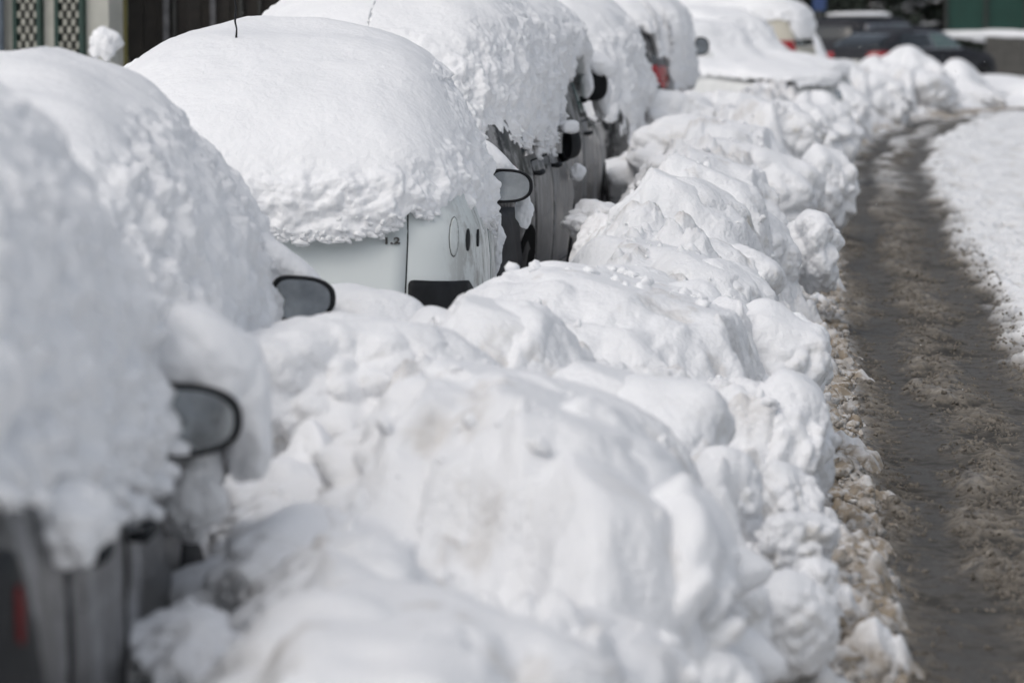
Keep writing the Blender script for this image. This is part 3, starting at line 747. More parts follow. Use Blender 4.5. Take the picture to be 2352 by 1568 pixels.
road = link_mesh('road', np.stack([U + edge_x(Y), Y, Zr], -1).reshape(-1, 3), grid_faces(*U.shape), None, None, True,
                 {"asph": asph.ravel(), "white": white.ravel(), "hgt": np.clip(cl * 1.1, 0, 1).ravel(), "mott": np.clip(.5 + nz1 * .7 + nz2 * .5, 0, 1).ravel()})
tag(road, kind="structure")
m, nt, bs = new_mat("slushy_road")
co = N(nt, "ShaderNodeTexCoord").outputs["Object"]
A = lambda n: N(nt, "ShaderNodeAttribute", attribute_name=n).outputs["Fac"]
mott = A("mott"); fine2 = noise_node(nt, co, 48, 6, .74, stretch=(1, .7, 1)); fine = noise_node(nt, co, 55, 6, .7); grit = noise_node(nt, co, 240, 3, .7)
slc = ramp(nt, mathn(nt, 'MULTIPLY_ADD', fine2, .42, mathn(nt, 'MULTIPLY_ADD', mott, .55, mathn(nt, 'MULTIPLY_ADD', A('hgt'), -.22, .13))), [(.22, (.052, .048, .042)), (.40, (.105, .095, .081)), (.54, (.175, .156, .130)), (.68, (.27, .245, .21)), (.84, (.42, .40, .37))])
asc = ramp(nt, grit, [(.35, (.034, .031, .028)), (.56, (.064, .059, .052)), (.66, (.25, .235, .21))])
col = mixc(nt, mathn(nt, 'MINIMUM', mathn(nt, 'MULTIPLY', A("asph"), mathn(nt, 'MULTIPLY_ADD', fine, 1.2, .45)), .94), slc, asc)
whc = ramp(nt, mathn(nt, 'MULTIPLY_ADD', fine, .5, mathn(nt, 'MULTIPLY', mott, .5)), [(.24, (.50, .48, .44)), (.46, (.76, .765, .77)), (.72, (.81, .82, .83))])
col = mixc(nt, A("white"), col, whc)
nt.links.new(col, bs.inputs["Base Color"])
rg = mathn(nt, 'SUBTRACT', .78, mathn(nt, 'MULTIPLY', A("asph"), .20)); nt.links.new(rg, bs.inputs["Roughness"])
bs.inputs["Specular IOR Level"].default_value = .22
bp = N(nt, "ShaderNodeBump"); bp.inputs["Strength"].default_value = .35; bp.inputs["Distance"].default_value = .003
nt.links.new(mathn(nt, 'ADD', fine2, mathn(nt, 'MULTIPLY', grit, .5)), bp.inputs["Height"]); nt.links.new(bp.outputs["Normal"], bs.inputs["Normal"])
road.data.materials.append(m)

# ---- individual lumps thrown onto the bank ---------------------------------------------------
G = "snow lumps piled on the bank beside the cars"
lumps = [
 # px, top, width px, d, height, depth, rough, mat, tilt, label
 (850, 1366, 760, 7.1, .50, .9, .25, 'snow_lump', .05, "broad blurred snow mound at the bottom of the photo, nearest the camera"),
 (720, 1150, 440, 8.8, .42, .7, .5, 'snow_lump', .15, "smooth round lump right of the nearest mirror, low beside the dark wheel"),
 (800, 1225, 330, 8.2, .42, .6, .3, 'snow_lump', .15, "rounded grey-shaded lump between the nearest mirror and the great central block"),
 (1020, 862, 420, 9.3, .75, .7, .5, 'snow_lump', .25, "left shoulder of the great central block, with rough crumbly left face"),
 (1290, 905, 560, 9.1, 1.15, .85, .95, 'snow_lump', .42, "great central snow block, tallest lump in the foreground with pitted dirty front"),
 (1430, 1080, 330, 8.7, .95, .7, 1.0, 'snow_lump', .5, "steep right side of the great central block facing the road"),
 (1652, 1018, 188, 10.6, .40, .32, .4, 'snow_lump', .0, "round snow knob standing out just right of the great central block"),
 (1664, 1238, 150, 9.7, .26, .26, .3, 'snow_lump', .0, "small round snowball below the round knob"),
 (1700, 1302, 160, 9.3, .28, .28, .25, 'snow_lump', .0, "left of two twin snow lumps near the bottom right"),
 (1815, 1306, 170, 9.4, .30, .28, .25, 'snow_lump', .0, "right of two twin snow lumps, beside the brown slush"),
 (1610, 1430, 250, 8.6, .35, .4, .4, 'snow_lump', .1, "blurred lump at the foot of the great central block, bottom edge"),
 (1330, 1400, 420, 7.9, .4, .5, .55, 'snow_dirty', .1, "dirt-flecked snow mass under the great central block"),
 (715, 965, 170, 9.9, .24, .24, .12, 'snow_lump', .25, "flat-topped angular snow slab right of the nearest mirror"),
 (660, 1050, 300, 9.6, .35, .5, .5, 'snow_lump', .1, "crumbly lump behind the nearest mirror, below the angular slab"),
 (850, 655, 330, 12.9, .45, .5, .15, 'snow_lump', .22, "smooth lump in front of the white hatchback tailgate"),
 (1000, 702, 240, 12.7, .42, .45, .15, 'snow_lump', .2, "smooth lump touching the black rear bumper of the white hatchback"),
 (800, 722, 560, 11.2, .60, .8, .4, 'snow_lump', .1, "wide lump under the second car's mirror with blue-grey hollow face"),
 (1165, 684, 300, 12.0, .55, .6, .3, 'snow_lump', .3, "peaked lump with a ledge on its right, centre of the bank"),
 (1220, 850, 520, 10.2, .6, .7, .2, 'snow_lump', .25, "long smooth rolling lump just behind the great central block"),
 (1470, 850, 360, 11.3, .65, .6, .35, 'snow_lump', .35, "rounded lump left of the round knob, sloping to the right"),
 (1480, 645, 640, 13.6, .85, 1.0, .4, 'snow_lump', .3, "largest mid-bank mound with crumbled right wall, beyond the peaked lump"),
 (1240, 648, 200, 14.4, .40, .4, .25, 'snow_lump', .1, "low lump against the charcoal bumper of the salt-streaked car"),
 (1430, 606, 220, 14.9, .38, .35, .2, 'snow_lump', .1, "small bump topping the mid-bank mound"),
 (1560, 640, 260, 14.6, .45, .4, .25, 'snow_lump', .3, "bump on the right shoulder of the mid-bank mound"),
 (1470, 540, 400, 16.4, .55, .6, .2, 'snow_lump', .2, "long crest lump behind the mid-bank mound, in sharp focus"),
 (1640, 590, 200, 16.0, .5, .5, .35, 'snow_lump', .4, "lump ending the long crest above the roadside wall"),
 (1580, 405, 290, 18.6, .62, .55, .35, 'snow_dirty', .45, "tilted snow slab with brown dirty hollow, standing up behind the crest"),
 (1690, 560, 180, 18.0, .6, .5, .4, 'snow_lump', .5, "lower right end of the tilted dirty slab"),
 (1690, 400, 320, 20.3, .62, .55, .3, 'snow_lump', .5, "long sloping slab directly behind the tilted dirty slab"),
 (1650, 350, 330, 22.4, .60, .6, .25, 'snow_lump', .35, "rounded slab behind the two tilted ones, below the brown car's wheel"),
 (1400, 490, 140, 19.8, .40, .4, .3, 'snow_lump', .1, "lump lying against the front wheel of the salt-streaked car"),
 (1365, 458, 110, 20.6, .30, .3, .6, 'snow_lump', .0, "small crumbly clump stuck at the wheel arch of the salt-streaked car"),
 (1760, 690, 230, 14.3, .62, .5, .4, 'snow_lump', .4, "lump on the roadside wall right of the mid-bank mound"),
 (1820, 720, 170, 14.8, .60, .45, .45, 'snow_lump', .2, "outermost lump of the roadside wall, above the dirty slush edge"),
 (1800, 850, 240, 12.6, .62, .5, .45, 'snow_lump', .25, "cracked lump at the wall foot above the round knob"),
 (1700, 860, 160, 12.8, .50, .4, .7, 'snow_dirty', .1, "hollow crumbly lump with brown shadow right of the mid-bank mound"),
 (1810, 1050, 150, 11.2, .24, .26, .5, 'snow_lump', .0, "low crumbly lump right of the round knob"),
 (1830, 1170, 170, 10.4, .22, .3, .7, 'snow_dirty', .0, "dirty crumbled lump beside the brown slush edge"),
 (1880, 1275, 100, 9.9, .16, .16, .5, 'snow_lump', .3, "small pointed snow piece lying beside the brown slush"),
 (1860, 480, 120, 20.8, .45, .4, .5, 'snow_lump', .1, "small lump on the wall edge left of the road bend"),
 (1640, 262, 420, 27.5, .75, .9, .5, 'snow_lump', .2, "rough jumble of snow beyond the slabs"),
 (1550, 196, 230, 31.5, .70, .8, .7, 'snow_lump', .1, "crumbly snow pile just under the red tail lamp"),
 (1700, 205, 280, 33.5, .80, .9, .7, 'snow_lump', .3, "rough snow pile under the clear headlight"),
 (1800, 232, 200, 31.0, .75, .7, .4, 'snow_dirty', .25, "grey-shadowed block in the middle distance"),
 (1890, 330, 150, 28.5, .70, .6, .4, 'snow_lump', .1, "upright block on the roadside wall in the middle distance"),
 (1740, 330, 260, 25.8, .62, .6, .4, 'snow_lump', .3, "sloping slab between the rough jumble and the road"),
 (1850, 232, 170, 37.0, .80, 1.2, .6, 'snow_lump', .1, "rough far block of the bank just right of the clear headlight"),
 (1895, 208, 130, 42.0, .85, 1.2, .6, 'snow_lump', .2, "far block of the bank straight below the cream van"),
 (1945, 186, 120, 47.5, .85, 1.4, .6, 'snow_lump', .2, "far roadside block where the road begins to bend"),
 (2030, 168, 130, 53.5, .75, 1.8, .5, 'snow_lump', .2, "far block inside the road bend, left foot of the highest heap"),
 (2125, 160, 140, 59.5, .70, 1.8, .5, 'snow_lump', .3, "last far block, under the highest heap"),
 (440, 1390, 230, 7.9, .30, .4, .7, 'snow_lump', .1, "crumbly lump at the foot of the nearest car's door, bottom left"),
]
rys, rus = ys, us
# ---- ploughed bank between the cars and the road ---------------------------------------
ys = np.concatenate([rows(4.6, 9.5, .0025), rows(9.51, 24, .0012), rows(24.04, 68, .0024)])
us = np.concatenate([np.linspace(-3.4, -1.9, 60), np.linspace(-1.9, .30, 330)[1:]])
U, Y = np.meshgrid(us, ys)
X = U + edge_x(Y)
P3 = np.stack([X, Y, 0 * Y], -1).reshape(-1, 3)
n0 = fbm(P3, 1.0, 2, 41).reshape(U.shape); n1 = fbm(P3, .42, 3, 42).reshape(U.shape); n2 = fbm(P3, .12, 3, 43).reshape(U.shape)
b1 = billow(P3, .30, 3, 44).reshape(U.shape); b2 = billow(P3, .10, 3, 45).reshape(U.shape)
Pw = P3 + np.stack([n2, n1 * .4, 0 * n1], -1).reshape(-1, 3) * .05; w1 = worley(Pw, .085, 46).reshape(U.shape); w2 = worley(Pw, .045, 47).reshape(U.shape); w3 = worley(P3 + 4, .24, 48).reshape(U.shape)
T = -U + n1 * .10 + n2 * .03
top = np.interp(Y, [4, 7, 10, 14, 18, 24, 32, 40, 50, 56, 60, 68], [.46, .50, .58, .70, .74, .80, .84, .80, .66, .60, .45, .3])
pr = np.interp(T, [-.4, -.12, -.02, .06, .22, .40, .55, .72, 1.05, 1.5, 2.1, 3.4], [-.09, -.05, .0, .05, .13, .24, .52, .84, 1.0, .88, .62, .42])
h = pr * top
shp = sstep(.12, .5, T)
h = h + shp * (n0 * .16 + n1 * .11 + (b1 - .4) * .09 + np.clip(.6 - w3, -.3, .6) * .10)
clod = sstep(-.03, .12, T) * (1 - .75 * sstep(.25, .6, T))
h = h + clod * (np.sqrt(np.clip(1 - (w1 / .75) ** 2, 0, 1)) * .026 * np.clip(.7 + n1 * 1.4, .1, 1.4) + np.sqrt(np.clip(1 - (w2 / .75) ** 2, 0, 1)) * .014 - .02 + n2 * .075 + n1 * .05) + shp * (n2 * .018 + (b2 - .4) * .018)
h = np.where(Y > 57, h * (1 - sstep(57, 66, Y)) + .05, h) + far_drop(Y)
for (px, tp, wpx, d, hg, dp, rg_, mt, tl, lb) in lumps:      # snow packed round the foot of every lump
    s = F / d; t = at(px, tp, d); w = wpx / s / 2; sk = (Y > d - 1.6) & (Y < d + 1.6)
    r = np.sqrt(((X - t.x) / (w * 1.15)) ** 2 + ((Y - d) / (dp * .62)) ** 2)[sk] + n1[sk] * .35
    hl = t.z - .03 - tl * np.clip((X[sk] - t.x) / w, -1, 1) * w * .9 - .36 * hg * sstep(.5, 1.6, r) - .8 * np.maximum(0, r - 1.1) * hg
    k = .07; base = h[sk]; m = np.maximum(base, hl); m = m + k * np.exp(-np.abs(base - hl) / k) * .35
    gate = sstep(.30, .55, T[sk]) * (hl > -.2)
    h[sk] = base * (1 - gate) + m * gate
flank = np.interp(Y, [6, 13.8, 14.4, 18.2, 19.5, 23.4, 24.2, 27.6, 29.5, 33.5, 36, 40, 44], [-.80, -.82, -.10, -.06, .02, .48, .32, .72, .95, 1.35, 1.55, 2.0, 2.2])
lim = .20 + np.interp(Y, [9, 13.5], [.12, 0]) + 1.35 * np.maximum(0, X - flank - .12) + n1 * .08 + n2 * .03
h = np.where((Y < 44) & (lim < h), h - (h - lim) * (1 - sstep(40, 44, Y)), h)
gyh, gxh = np.gradient(h); dyh = np.gradient(Y, axis=0); dxh = np.gradient(X, axis=1)
slope = np.hypot(gyh / np.maximum(dyh, 1e-3), gxh / np.maximum(dxh, 1e-3))
Ph = np.stack([X, Y, h], -1).reshape(-1, 3)
crum = (cauli(Ph, .15, 81).reshape(U.shape) - .6) * .055 + (cauli(Ph, .065, 82).reshape(U.shape) - .6) * .026
crum *= sstep(.35, 1.3, slope + n1 * .8) * sstep(.15, .4, T)
h = h + crum
near_r = np.interp(Y, [4, 12, 18, 26, 40], [.70, .66, .50, .42, .4])
dirt = np.clip((1 - sstep(.02, near_r * .8, T + n1 * .35 + n2 * .12)) * (1.15 + .9 * n1 + .9 * n2), 0, 1) * np.interp(Y, [30, 50], [1, .5])
dirt = np.clip(dirt + 1.0 * (1 - sstep(.04, .34, T + n1 * .25 + n2 * .2)) + .5 * sstep(.28, .5, n1 * .8 + n2 * .5) * sstep(.3, .6, T) * .6, 0, 1)
bank = link_mesh('snow_bank', np.stack([X, Y, h], -1).reshape(-1, 3), grid_faces(*U.shape), M['snow_bank'], None, True, {"dirt": dirt.ravel()})
tag(bank, kind="structure")

# ---- the ground out to the horizon --------------------------------------------------------
gx = np.concatenate([-np.geomspace(.5, 900, 40)[::-1], [0], np.geomspace(.5, 900, 40)]); gy = np.concatenate([np.linspace(-60, 40, 26), np.linspace(41, 120, 80), np.geomspace(125, 1500, 24)])
GX, GY = np.meshgrid(gx, gy); P3 = np.stack([GX, GY, 0 * GX], -1).reshape(-1, 3)
GZ = -.02 + far_drop(GY) + .05 * fbm(P3, 6, 3, 61).reshape(GX.shape) * sstep(62, 70, GY) - .04 * (GY < 62)
tag(link_mesh('ground', np.stack([GX, GY, GZ], -1).reshape(-1, 3), grid_faces(*GX.shape), M['snow_flat'], None, True), kind="structure")

# ---- far heaps ------------------------------------------------------------------------------
def heap(name, px, top, wpx, d, hgt, dep, seed, label, cat, rough=.5, mat='snow_lump', res=70, group=None, tilt=0):
    s = F / d; t = at(px, top, d); w = wpx / s / 2
    v, f = blob((0, 0, 0), (w, dep / 2, hgt / 2), seed, rough, res, tilt, .45, 0, 2.0, 0, .9)
    o = link_mesh(name, v, f, M[mat], None, True); o.location = (t.x, d, t.z - v[:, 2].max())
    tag(o, label, cat, group); return o
heap('snow_heap', 2080, 104, 110, 63, 1.5, 3.0, 301, "pale snow heap before the dark cars, highest mound at the bank's far end", "snow heap", .35, group="ploughed snow heaps at the far end")
heap('snow_heap', 1930, 135, 120, 58, 1.5, 4.0, 302, "small snow heap beside the cream van, left of the highest far mound", "snow heap", .45, group="ploughed snow heaps at the far end")
heap('snow_heap', 2300, 172, 380, 68, 1.0, 4.0, 303, "low snow heap at the right edge, under the dark grey car's nose", "snow heap", .35, group="ploughed snow heaps at the far end")
heap('snow_heap', 2195, 134, 110, 66, 1.2, 3.0, 305, "flatter snow heap on the right shoulder of the highest far mound", "snow heap", .45, group="ploughed snow heaps at the far end")
heap('snow_heap', 2000, 128, 110, 61, 1.2, 3.0, 306, "snow heap on the left shoulder of the highest far mound", "snow heap", .5, group="ploughed snow heaps at the far end")
heap('snow_heap', 1860, 70, 110, 72, 2.4, 3.0, 304, "steep snow heap left of the black estate, behind the cream van", "snow heap", .4, group="ploughed snow heaps at the far end")

# ---- the lumps themselves
for i, (px, tp, wpx, d, hg, dp, rg_, mt, tl, lb) in enumerate(lumps):
    s = F / d; t = at(px, tp, d); w = wpx / s / 2
    res = 90 if wpx > 300 and d > 9 else 64
    v, f = blob((0, 0, 0), (w * .95, dp / 2, hg / 2), 400 + i, rg_ * .8, res, tl, .22, random.uniform(-.5, .5) if tl < .05 else 0, 2.3, facets=10, flare=0.0 if wpx < 200 or px > 1740 else (.12 if tl > .4 else .34))
    zmax = v[:, 2].max()
    o = link_mesh('snow_lump', v, f, M[mt], None, True); o.location = (t.x, d, t.z - zmax)
    tag(o, lb, "snow lump", G)

# ---- loose clods along the slush edge --------------------------------------------------------
vs, fs, o_ = [], [], 0
proto = [blob((0, 0, 0), (1, .8, .65), 900 + k, .6, 7, .4 * (k % 3), .8, facets=5)[0] for k in range(8)]; pf = blob((0, 0, 0), (1, 1, .8), 1, .5, 7)[1]
for i in range(3200):
    y = 9.5 * math.exp(random.random() ** 1.1 * math.log(34 / 9.5)); u = random.gauss(-.09, .12)
    if random.random() < .06: u = random.gauss(.99, .05)
    r = .005 + .038 * random.random() ** 4
    if u > .0: continue
    z = np.interp(-u, [-.1, -.02, .06, .22, .40], [.012, .02, .055, .12, .18]) if y else 0
    P = proto[i % 8] * r; a = random.random() * 6.28; ca, sa = math.cos(a), math.sin(a)
    P = np.stack([P[:, 0] * ca - P[:, 1] * sa, P[:, 0] * sa + P[:, 1] * ca, P[:, 2]], -1) + [u + edge_x(y), y, z + r * .3]
    vs.append(P); fs.append(pf + o_); o_ += len(P)
gp = [blob((0, 0, 0), (1, .85, .8), 930 + k, .6, 4, .3 * k, .7)[0] for k in range(8)]; gf = blob((0, 0, 0), (1, 1, 1), 1, .5, 4)[1]
ng = 0; gy_ = 9.6 * np.exp(rng.rand(60000) * math.log(30 / 9.6)); gu_ = rng.rand(60000) * 1.25 - .22
gz = np.stack([gu_ + edge_x(gy_), gy_, 0 * gy_], -1)
ridx = np.clip(np.searchsorted(rys, gy_), 0, len(rys) - 1); cidx = np.clip(np.searchsorted(rus, gu_), 0, len(rus) - 1)
prob = slush[ridx, cidx] * np.clip(.35 + 1.8 * fbm(gz, .22, 3, 71), .03, 1)
lumv, lumd = [], []
for i in np.nonzero(rng.rand(60000) < prob)[0][:15000]:
    r = (.003 + .009 * rng.rand() ** 3)
    P = gp[i % 8] * r + [gz[i, 0], gz[i, 1], Zr[ridx[i], cidx[i]] + r * .1]
    lumv.append(P); ng += 1
gF = (gf[None] + (np.arange(ng) * len(gp[0]))[:, None, None]).reshape(-1, 4)
gd = np.repeat(np.clip(.72 + .35 * rng.rand(ng), 0, 1), len(gp[0]))
cm = snow_mat("clod_snow", 0, "dirt", .8)
tag(link_mesh('slush_grains', np.concatenate(lumv), gF, flat_mat('slush_grain', (.17, .153, .13), .8, var=.45, scale=9, spec=.2), None, True, {"dirt": gd}), "fine brown slush grains covering the wheel track", "slush", kind="stuff")
V = np.concatenate(vs); dn = np.repeat(np.clip(rng.rand(len(vs)) * .9 + np.array([.5 if (q[:, 0].mean() - edge_x(q[:, 1].mean())) > -.17 else .1 for q in vs]), 0, 1), len(vs[0]))
tag(link_mesh('slush_clods', V, np.concatenate(fs), cm, None, True, {"dirt": dn}), "loose brown and white slush clods strewn along the road edge", "slush", kind="stuff")

# ---- crumbled snow lying in the hollows of the bank --------------------------------------------
vs, fs, o_ = [], [], 0
proto = [blob((0, 0, 0), (1, .85, .75), 950 + k, .7, 8, .3 * k, .4, facets=6)[0] for k in range(10)]; pf = blob((0, 0, 0), (1, 1, .8), 1, .5, 8)[1]
cx = rng.rand(14000); cy = np.exp(np.log(7.) + rng.rand(14000) * np.log(40 / 7.)); cu = -.2 - cx * 1.5
q = np.stack([cu * 1.0, cy, 0 * cy], -1); keep = fbm(q, .5, 2, 991) > .02
yi = np.clip(np.searchsorted(ys, cy), 0, len(ys) - 1); ui = np.clip(np.searchsorted(us, cu), 0, len(us) - 1)
for i in np.nonzero(keep)[0][:1500]:
    r = (.006 + .026 * rng.rand() ** 4) * (1 if cy[i] < 25 else 1.4)
    vs.append(proto[i % 10] * r + [cu[i] + edge_x(cy[i]), cy[i], h[yi[i], ui[i]] + r * .05]); fs.append(pf + o_); o_ += len(proto[0])
tag(link_mesh('snow_crumbs', np.concatenate(vs), np.concatenate(fs), M['snow'], None, True), "small broken snow crumbs strewn over the ploughed bank", "snow", kind="stuff")
# ================================================================== BACKDROP
M['wall_pale'] = flat_mat("pale_render", (.42, .42, .38), .9, var=.12, scale=3)
M['pipe'] = flat_mat("blue_grey_pipe", (.16, .19, .225), .6, var=.2)
M['lattice'] = flat_mat("pale_lattice", (.30, .30, .26), .8, var=.3, scale=20)
M['green_frame'] = flat_mat("dark_green_frame", (.018, .045, .036), .6, var=.3)
M['dark_back'] = flat_mat("dark_interior", (.035, .036, .034), .8, var=.4)
M['yellow'] = flat_mat("yellow_paint", (.15, .135, .045), .9)
M['dark_wood'] = flat_mat("dark_boards", (.018, .015, .012), .8, var=.5, scale=6)
M['grey_post'] = flat_mat("weathered_post", (.10, .10, .105), .8, var=.4)
M['concrete'] = flat_mat("concrete", (.085, .082, .075), .9, var=.3, scale=8)
M['green_sheet'] = flat_mat("green_sheet", (.007, .045, .033), .6, var=.2, scale=2)
M['bark'] = flat_mat("dark_bark", (.028, .024, .02), .9, var=.4)
M['needles'] = flat_mat("dark_foliage", (.022, .030, .022), .8, var=.5, scale=4)

# pale house with green lattice shutters, facade turned a little towards the street
hs = empty('house', (-3.28, 30.2, 0), math.radians(-20)); tag(hs, "pale house wall with dark green framed lattice screens behind the nearest cars", "house")
b = MB(); b.box(-7, 0, 0, .3, 0, 4.2); b.build('wall', M['wall_pale'], hs)
def lattice(x0, x1):
    fr = MB()
    for q0, q1 in ((x0, x0 + .035), (x1 - .035, x1)): fr.box(q0, q1, -.07, -.003, .1, 3.0)
    fr.box(x0 + .035, x1 - .035, -.068, -.004, 2.96, 3.0)
    o = fr.build('lattice_screen', M['green_frame'], hs)
    bk = MB(); bk.box(x0 + .036, x1 - .036, -.02, -.004, .1, 2.95); bk.build('screen_backing', M['dark_back'], o)
    lt = MB(); n = 5; w = (x1 - x0 - .07) / n
    z = .1; r = 0
    while z < 2.9:
        for k in range(n):
            if (k + r) % 2 == 0: lt.box(x0 + .037 + k * w, x0 + .033 + (k + 1) * w, -.055, -.024, z, z + .055)
        z += .062; r += 1
    lt.build('lattice', M['lattice'], o)
lattice(-.84, -.585); lattice(-.46, -.20)
for q in (-1.35, -1.75, -2.2): lattice(q, q + .26)
p = MB(); p.tube([(-.965, -.09, 0), (-.965, -.09, 4.2)], .055, 14); p.build('downpipe', M['pipe'], hs, True)
p = MB(); p.box(-.004, .020, .27, .31, 0, 4.2); p.build('yellow_strip', M['yellow'], hs)
# snow-topped post
po = empty('snow_topped_post', (-3.03, 27.6, 0)); tag(po, "stubby grey post with a pointed snow cap, beside the pale house", "post")
p = MB(); p.tube([(0, 0, 0), (0, 0, 1.46)], .10, 16); p.build('post', M['wall_pale'], po, True)
v, f = blob((0, 0, 1.53), (.10, .10, .12), 71, .35, 30, .3); link_mesh('snow_cap', v, f, M['snow'], po, True)

# dark board fence with pale posts
fe = empty('board_fence', (-3.2, 31.0, 0), math.radians(3)); tag(fe, "dark board fence with thin pale uprights right of the pale house", "fence")
p = MB(); x = 0
while x < 2.2:
    p.box(x, x + .118, .02 * (int(x * 9) % 2), .05 + .02 * (int(x * 9) % 2), 0, 3.0); x += .121
p.build('boards', M['dark_wood'], fe)
for xx, w in ((.29, .05), (.37, .025), (.68, .045), (.92, .03), (1.08, .022), (1.27, .02), (1.6, .04)):
    p = MB(); p.box(xx, xx + w, -.06, -.004, 0, 3.0); p.build('upright', M['grey_post'] if xx != .37 and xx < .7 else M['dark_back'], fe)

# green sheet fence and low wall on the right
gf = empty('sheet_fence', (10.4, 89, -.3)); tag(gf, "dark green sheet metal fence on the right beyond the cars", "fence")
p = MB(); x = 0
while x < 6:
    p.box(x, x + .95, 0, .03, 1.25, 3.2); x += .955
p.build('sheets', M['green_sheet'], gf)
for k in range(7):
    p = MB(); p.box(k * .955 - .04, k * .955 + .03, -.08, -.003, 0, 3.25); p.build('post', M['dark_back'], gf)
v, f = blob((1.1, -.15, 1.2), (1.5, .22, .12), 73, .3, 40); link_mesh('snow_ledge', v, f, M['snow'], gf, True)
lw = empty('low_wall', (11.0, 86, -.3)); tag(lw, "low concrete wall topped with snow in front of the green fence", "wall")
p = MB(); p.box(0, 2.1, 0, .3, 0, 1.18); p.build('wall_panel', M['concrete'], lw)
p = MB(); p.box(2.103, 2.33, -.06, .36, 0, 1.3); p.build('pillar', M['wall_pale'], lw)
p = MB(); p.box(2.333, 6, 0, .3, 0, 1.15); p.build('wall_panel', M['concrete'], lw)
for q in ((1.0, .15, 1.21, 1.1), (2.2, .15, 1.34, .18), (4.0, .15, 1.18, 1.7)):
    v, f = blob(q[:3], (q[3], .22, .08), 74, .2, 30); link_mesh('snow_cap', v, f, M['snow'], lw, True)
rd = MB(); rd.box(-.03, .03, -.03, .03, 0, 2.6); sp = empty('sign_post', (7.6, 92, -.3)); tag(sp, "thin pole with a small blue sign among the far trees", "sign")
rd.build('pole', M['grey_post'], sp); p = MB(); p.box(-.16, .16, -.05, -.033, 1.75, 2.4); p.build('sign_board', flat_mat("blue_sign", (.03, .06, .16), .5), sp)

# trees with snow lying in them
def tree(x, y, h, seed, label, snowy):
    r = random.Random(seed); t = empty('tree', (x, y, -.3)); tag(t, label, "tree", "dark trees beyond the dark cars")
    b = MB(); pts = [(r.uniform(-.08, .08) * k, r.uniform(-.08, .08) * k, h * k / 6) for k in range(7)]
    b.tube(pts, [.16 * (1 - k / 7.5) for k in range(7)], 9); 
    for k in range(12):
        z0 = r.uniform(.15, .8) * h; a = r.random() * 6.28; L = (1.1 - z0 / h) * h * .33
        b.tube([(0, 0, z0), (math.cos(a) * L * .5, math.sin(a) * L * .5, z0 + .12 * L), (math.cos(a) * L, math.sin(a) * L, z0 - .02 * L)], [.045, .03, .012], 6)
    b.build('trunk', M['bark'], t, True)
    R = np.random.RandomState(seed)
    def leaves(n, s, zshift, mat, nm, flat):
        ncl = 75; cz = R.uniform(.08, .98, ncl) * h; rad = (1.05 - cz / h) * h * .34 * np.sqrt(R.rand(ncl)); a = R.rand(ncl) * 6.283
        cc = np.stack([np.cos(a) * rad, np.sin(a) * rad, cz], -1)
        k = R.randint(0, ncl, n); c = cc[k] + R.randn(n, 3) * [.22, .22, .12 if not flat else .05] + [0, 0, zshift]
        d1 = R.randn(n, 3); d1 /= np.linalg.norm(d1, axis=1, keepdims=True); d2 = np.cross(d1, R.randn(n, 3)); d2 /= np.linalg.norm(d2, axis=1, keepdims=True)
        if flat: d1[:, 2] *= .3; d2[:, 2] *= .3
        sz = s * R.uniform(.5, 1.4, (n, 1)); V = np.stack([c - d1 * sz, c + d2 * sz * .45, c + d1 * sz, c - d2 * sz * .45], 1).reshape(-1, 3)
        return link_mesh(nm, V, np.arange(4 * n).reshape(-1, 4), mat, t, False)
    cr = leaves(2600, .17, 0, M['needles'], 'crown', False)
    o = leaves(snowy, .13, .1, M['snow'], 'branch_snow', True); o.parent = cr
for i in range(15):
    x = 2.0 + i * 1.02 + random.uniform(-.3, .3); y = random.choice([94, 97, 101]) + random.uniform(-1, 1)
    tree(x, y, random.uniform(4.8, 7.5), 500 + i, ["bushy dark tree laced with clumps of snow", "sparse dark tree with bare trunk among snowy twigs", "dense dark evergreen flecked with snow"][i % 3] + " beyond the dark cars", [1500, 700, 600][i % 3])
# far wood
R = np.random.RandomState(9); n = 26000
c = np.stack([R.uniform(-40, 60, n), R.uniform(112, 122, n), np.abs(R.randn(n)) * 3.2 + .1], -1)
d1 = R.randn(n, 3); d2 = R.randn(n, 3)
V = np.stack([c - d1 * .28, c + d2 * .22, c + d1 * .28, c - d2 * .22], 1).reshape(-1, 3)
tag(link_mesh('far_wood', V, np.arange(4 * n).reshape(-1, 4), M['needles'], None, False), "dark far-off wood closing the view behind the trees", "wood", kind="stuff")
bk = MB(); bk.box(-60, 80, 124, 124.5, -1, 9); tag(bk.build('wooded_hill', M['needles'], None), kind="structure")

# falling snowflakes
fv, ff, o_ = [], [], 0
for i in range(420):
    y = random.uniform(8, 60); q = at(random.uniform(-100, 2450), random.uniform(-100, 1600), y)
    r = random.uniform(.0015, .0035) * (y / 17) ** .5
    for k in range(6): pass
    P = [(r, 0, 0), (-r, 0, 0), (0, r, 0), (0, -r, 0), (0, 0, r), (0, 0, -r)]
    fv += [tuple(np.array(p) + np.array(q)) for p in P]
    ff += [tuple(a + o_ for a in t) for t in ((0, 2, 4), (2, 1, 4), (1, 3, 4), (3, 0, 4), (2, 0, 5), (1, 2, 5), (3, 1, 5), (0, 3, 5))]; o_ += 6
tag(link_mesh('falling_snow', fv, ff, M['snow'], None, True), "sparse tiny snowflakes drifting in the air", "snowflakes", kind="stuff")

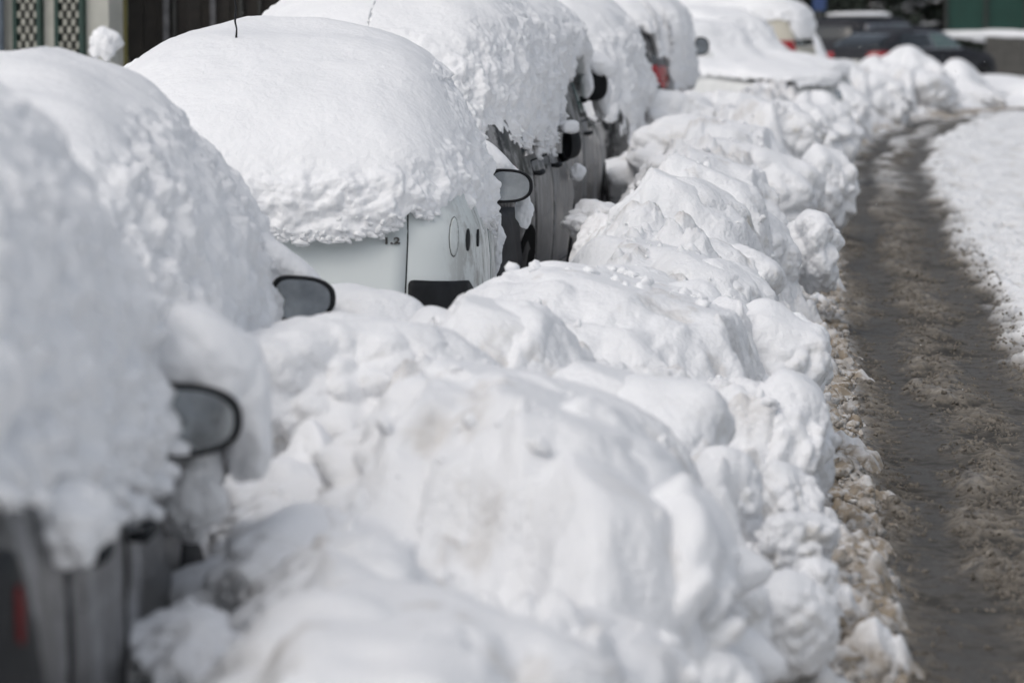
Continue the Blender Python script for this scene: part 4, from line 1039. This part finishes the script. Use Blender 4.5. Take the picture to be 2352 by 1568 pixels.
# ================================================================== LIGHT AND CAMERA
SUN_EL, SUN_AZ = math.radians(52), math.radians(-140)     # azimuth from +Y towards +X
w = bpy.data.worlds.new("World"); scene.world = w; w.use_nodes = True
nt = w.node_tree; bg = nt.nodes["Background"]
sky = nt.nodes.new("ShaderNodeTexSky"); sky.sky_type = 'NISHITA'; sky.sun_disc = False
sky.sun_elevation = SUN_EL; sky.sun_rotation = SUN_AZ; sky.dust_density = 4; sky.air_density = 1.2
hsv = nt.nodes.new("ShaderNodeHueSaturation"); hsv.inputs["Saturation"].default_value = .50; hsv.inputs["Value"].default_value = 1.04
nt.links.new(sky.outputs[0], hsv.inputs["Color"]); nt.links.new(hsv.outputs[0], bg.inputs["Color"]); bg.inputs["Strength"].default_value = .115
sl = bpy.data.lights.new("sun", 'SUN'); sl.energy = .58; sl.angle = math.radians(95); sl.color = (1, .992, .98)
so = bpy.data.objects.new("sun", sl); C.objects.link(so)
dirv = Vector((math.sin(SUN_AZ) * math.cos(SUN_EL), math.cos(SUN_AZ) * math.cos(SUN_EL), math.sin(SUN_EL)))
so.rotation_euler = dirv.to_track_quat('Z', 'Y').to_euler(); so.location = (0, 10, 20)

cam = bpy.data.cameras.new("camera"); co_ = bpy.data.objects.new("camera", cam); C.objects.link(co_)
cam.sensor_width = 36; cam.lens = F / 2352 * 36; cam.clip_start = .1; cam.clip_end = 3000
co_.location = (0, 0, CAMZ); co_.rotation_euler = (math.pi / 2 - PITCH, 0, 0)
cam.dof.use_dof = True; cam.dof.focus_distance = 16.6; cam.dof.aperture_fstop = 3.1; cam.dof.aperture_blades = 0
scene.camera = co_
scene.view_settings.view_transform = 'Standard'; scene.view_settings.look = 'None'; scene.view_settings.exposure = 0
scene.cycles.use_adaptive_sampling = True; scene.cycles.adaptive_threshold = .025; scene.cycles.adaptive_min_samples = 16
scene.cycles.max_bounces = 6; scene.cycles.diffuse_bounces = 5; scene.cycles.glossy_bounces = 3; scene.cycles.transmission_bounces = 2
scene.cycles.use_denoising = True
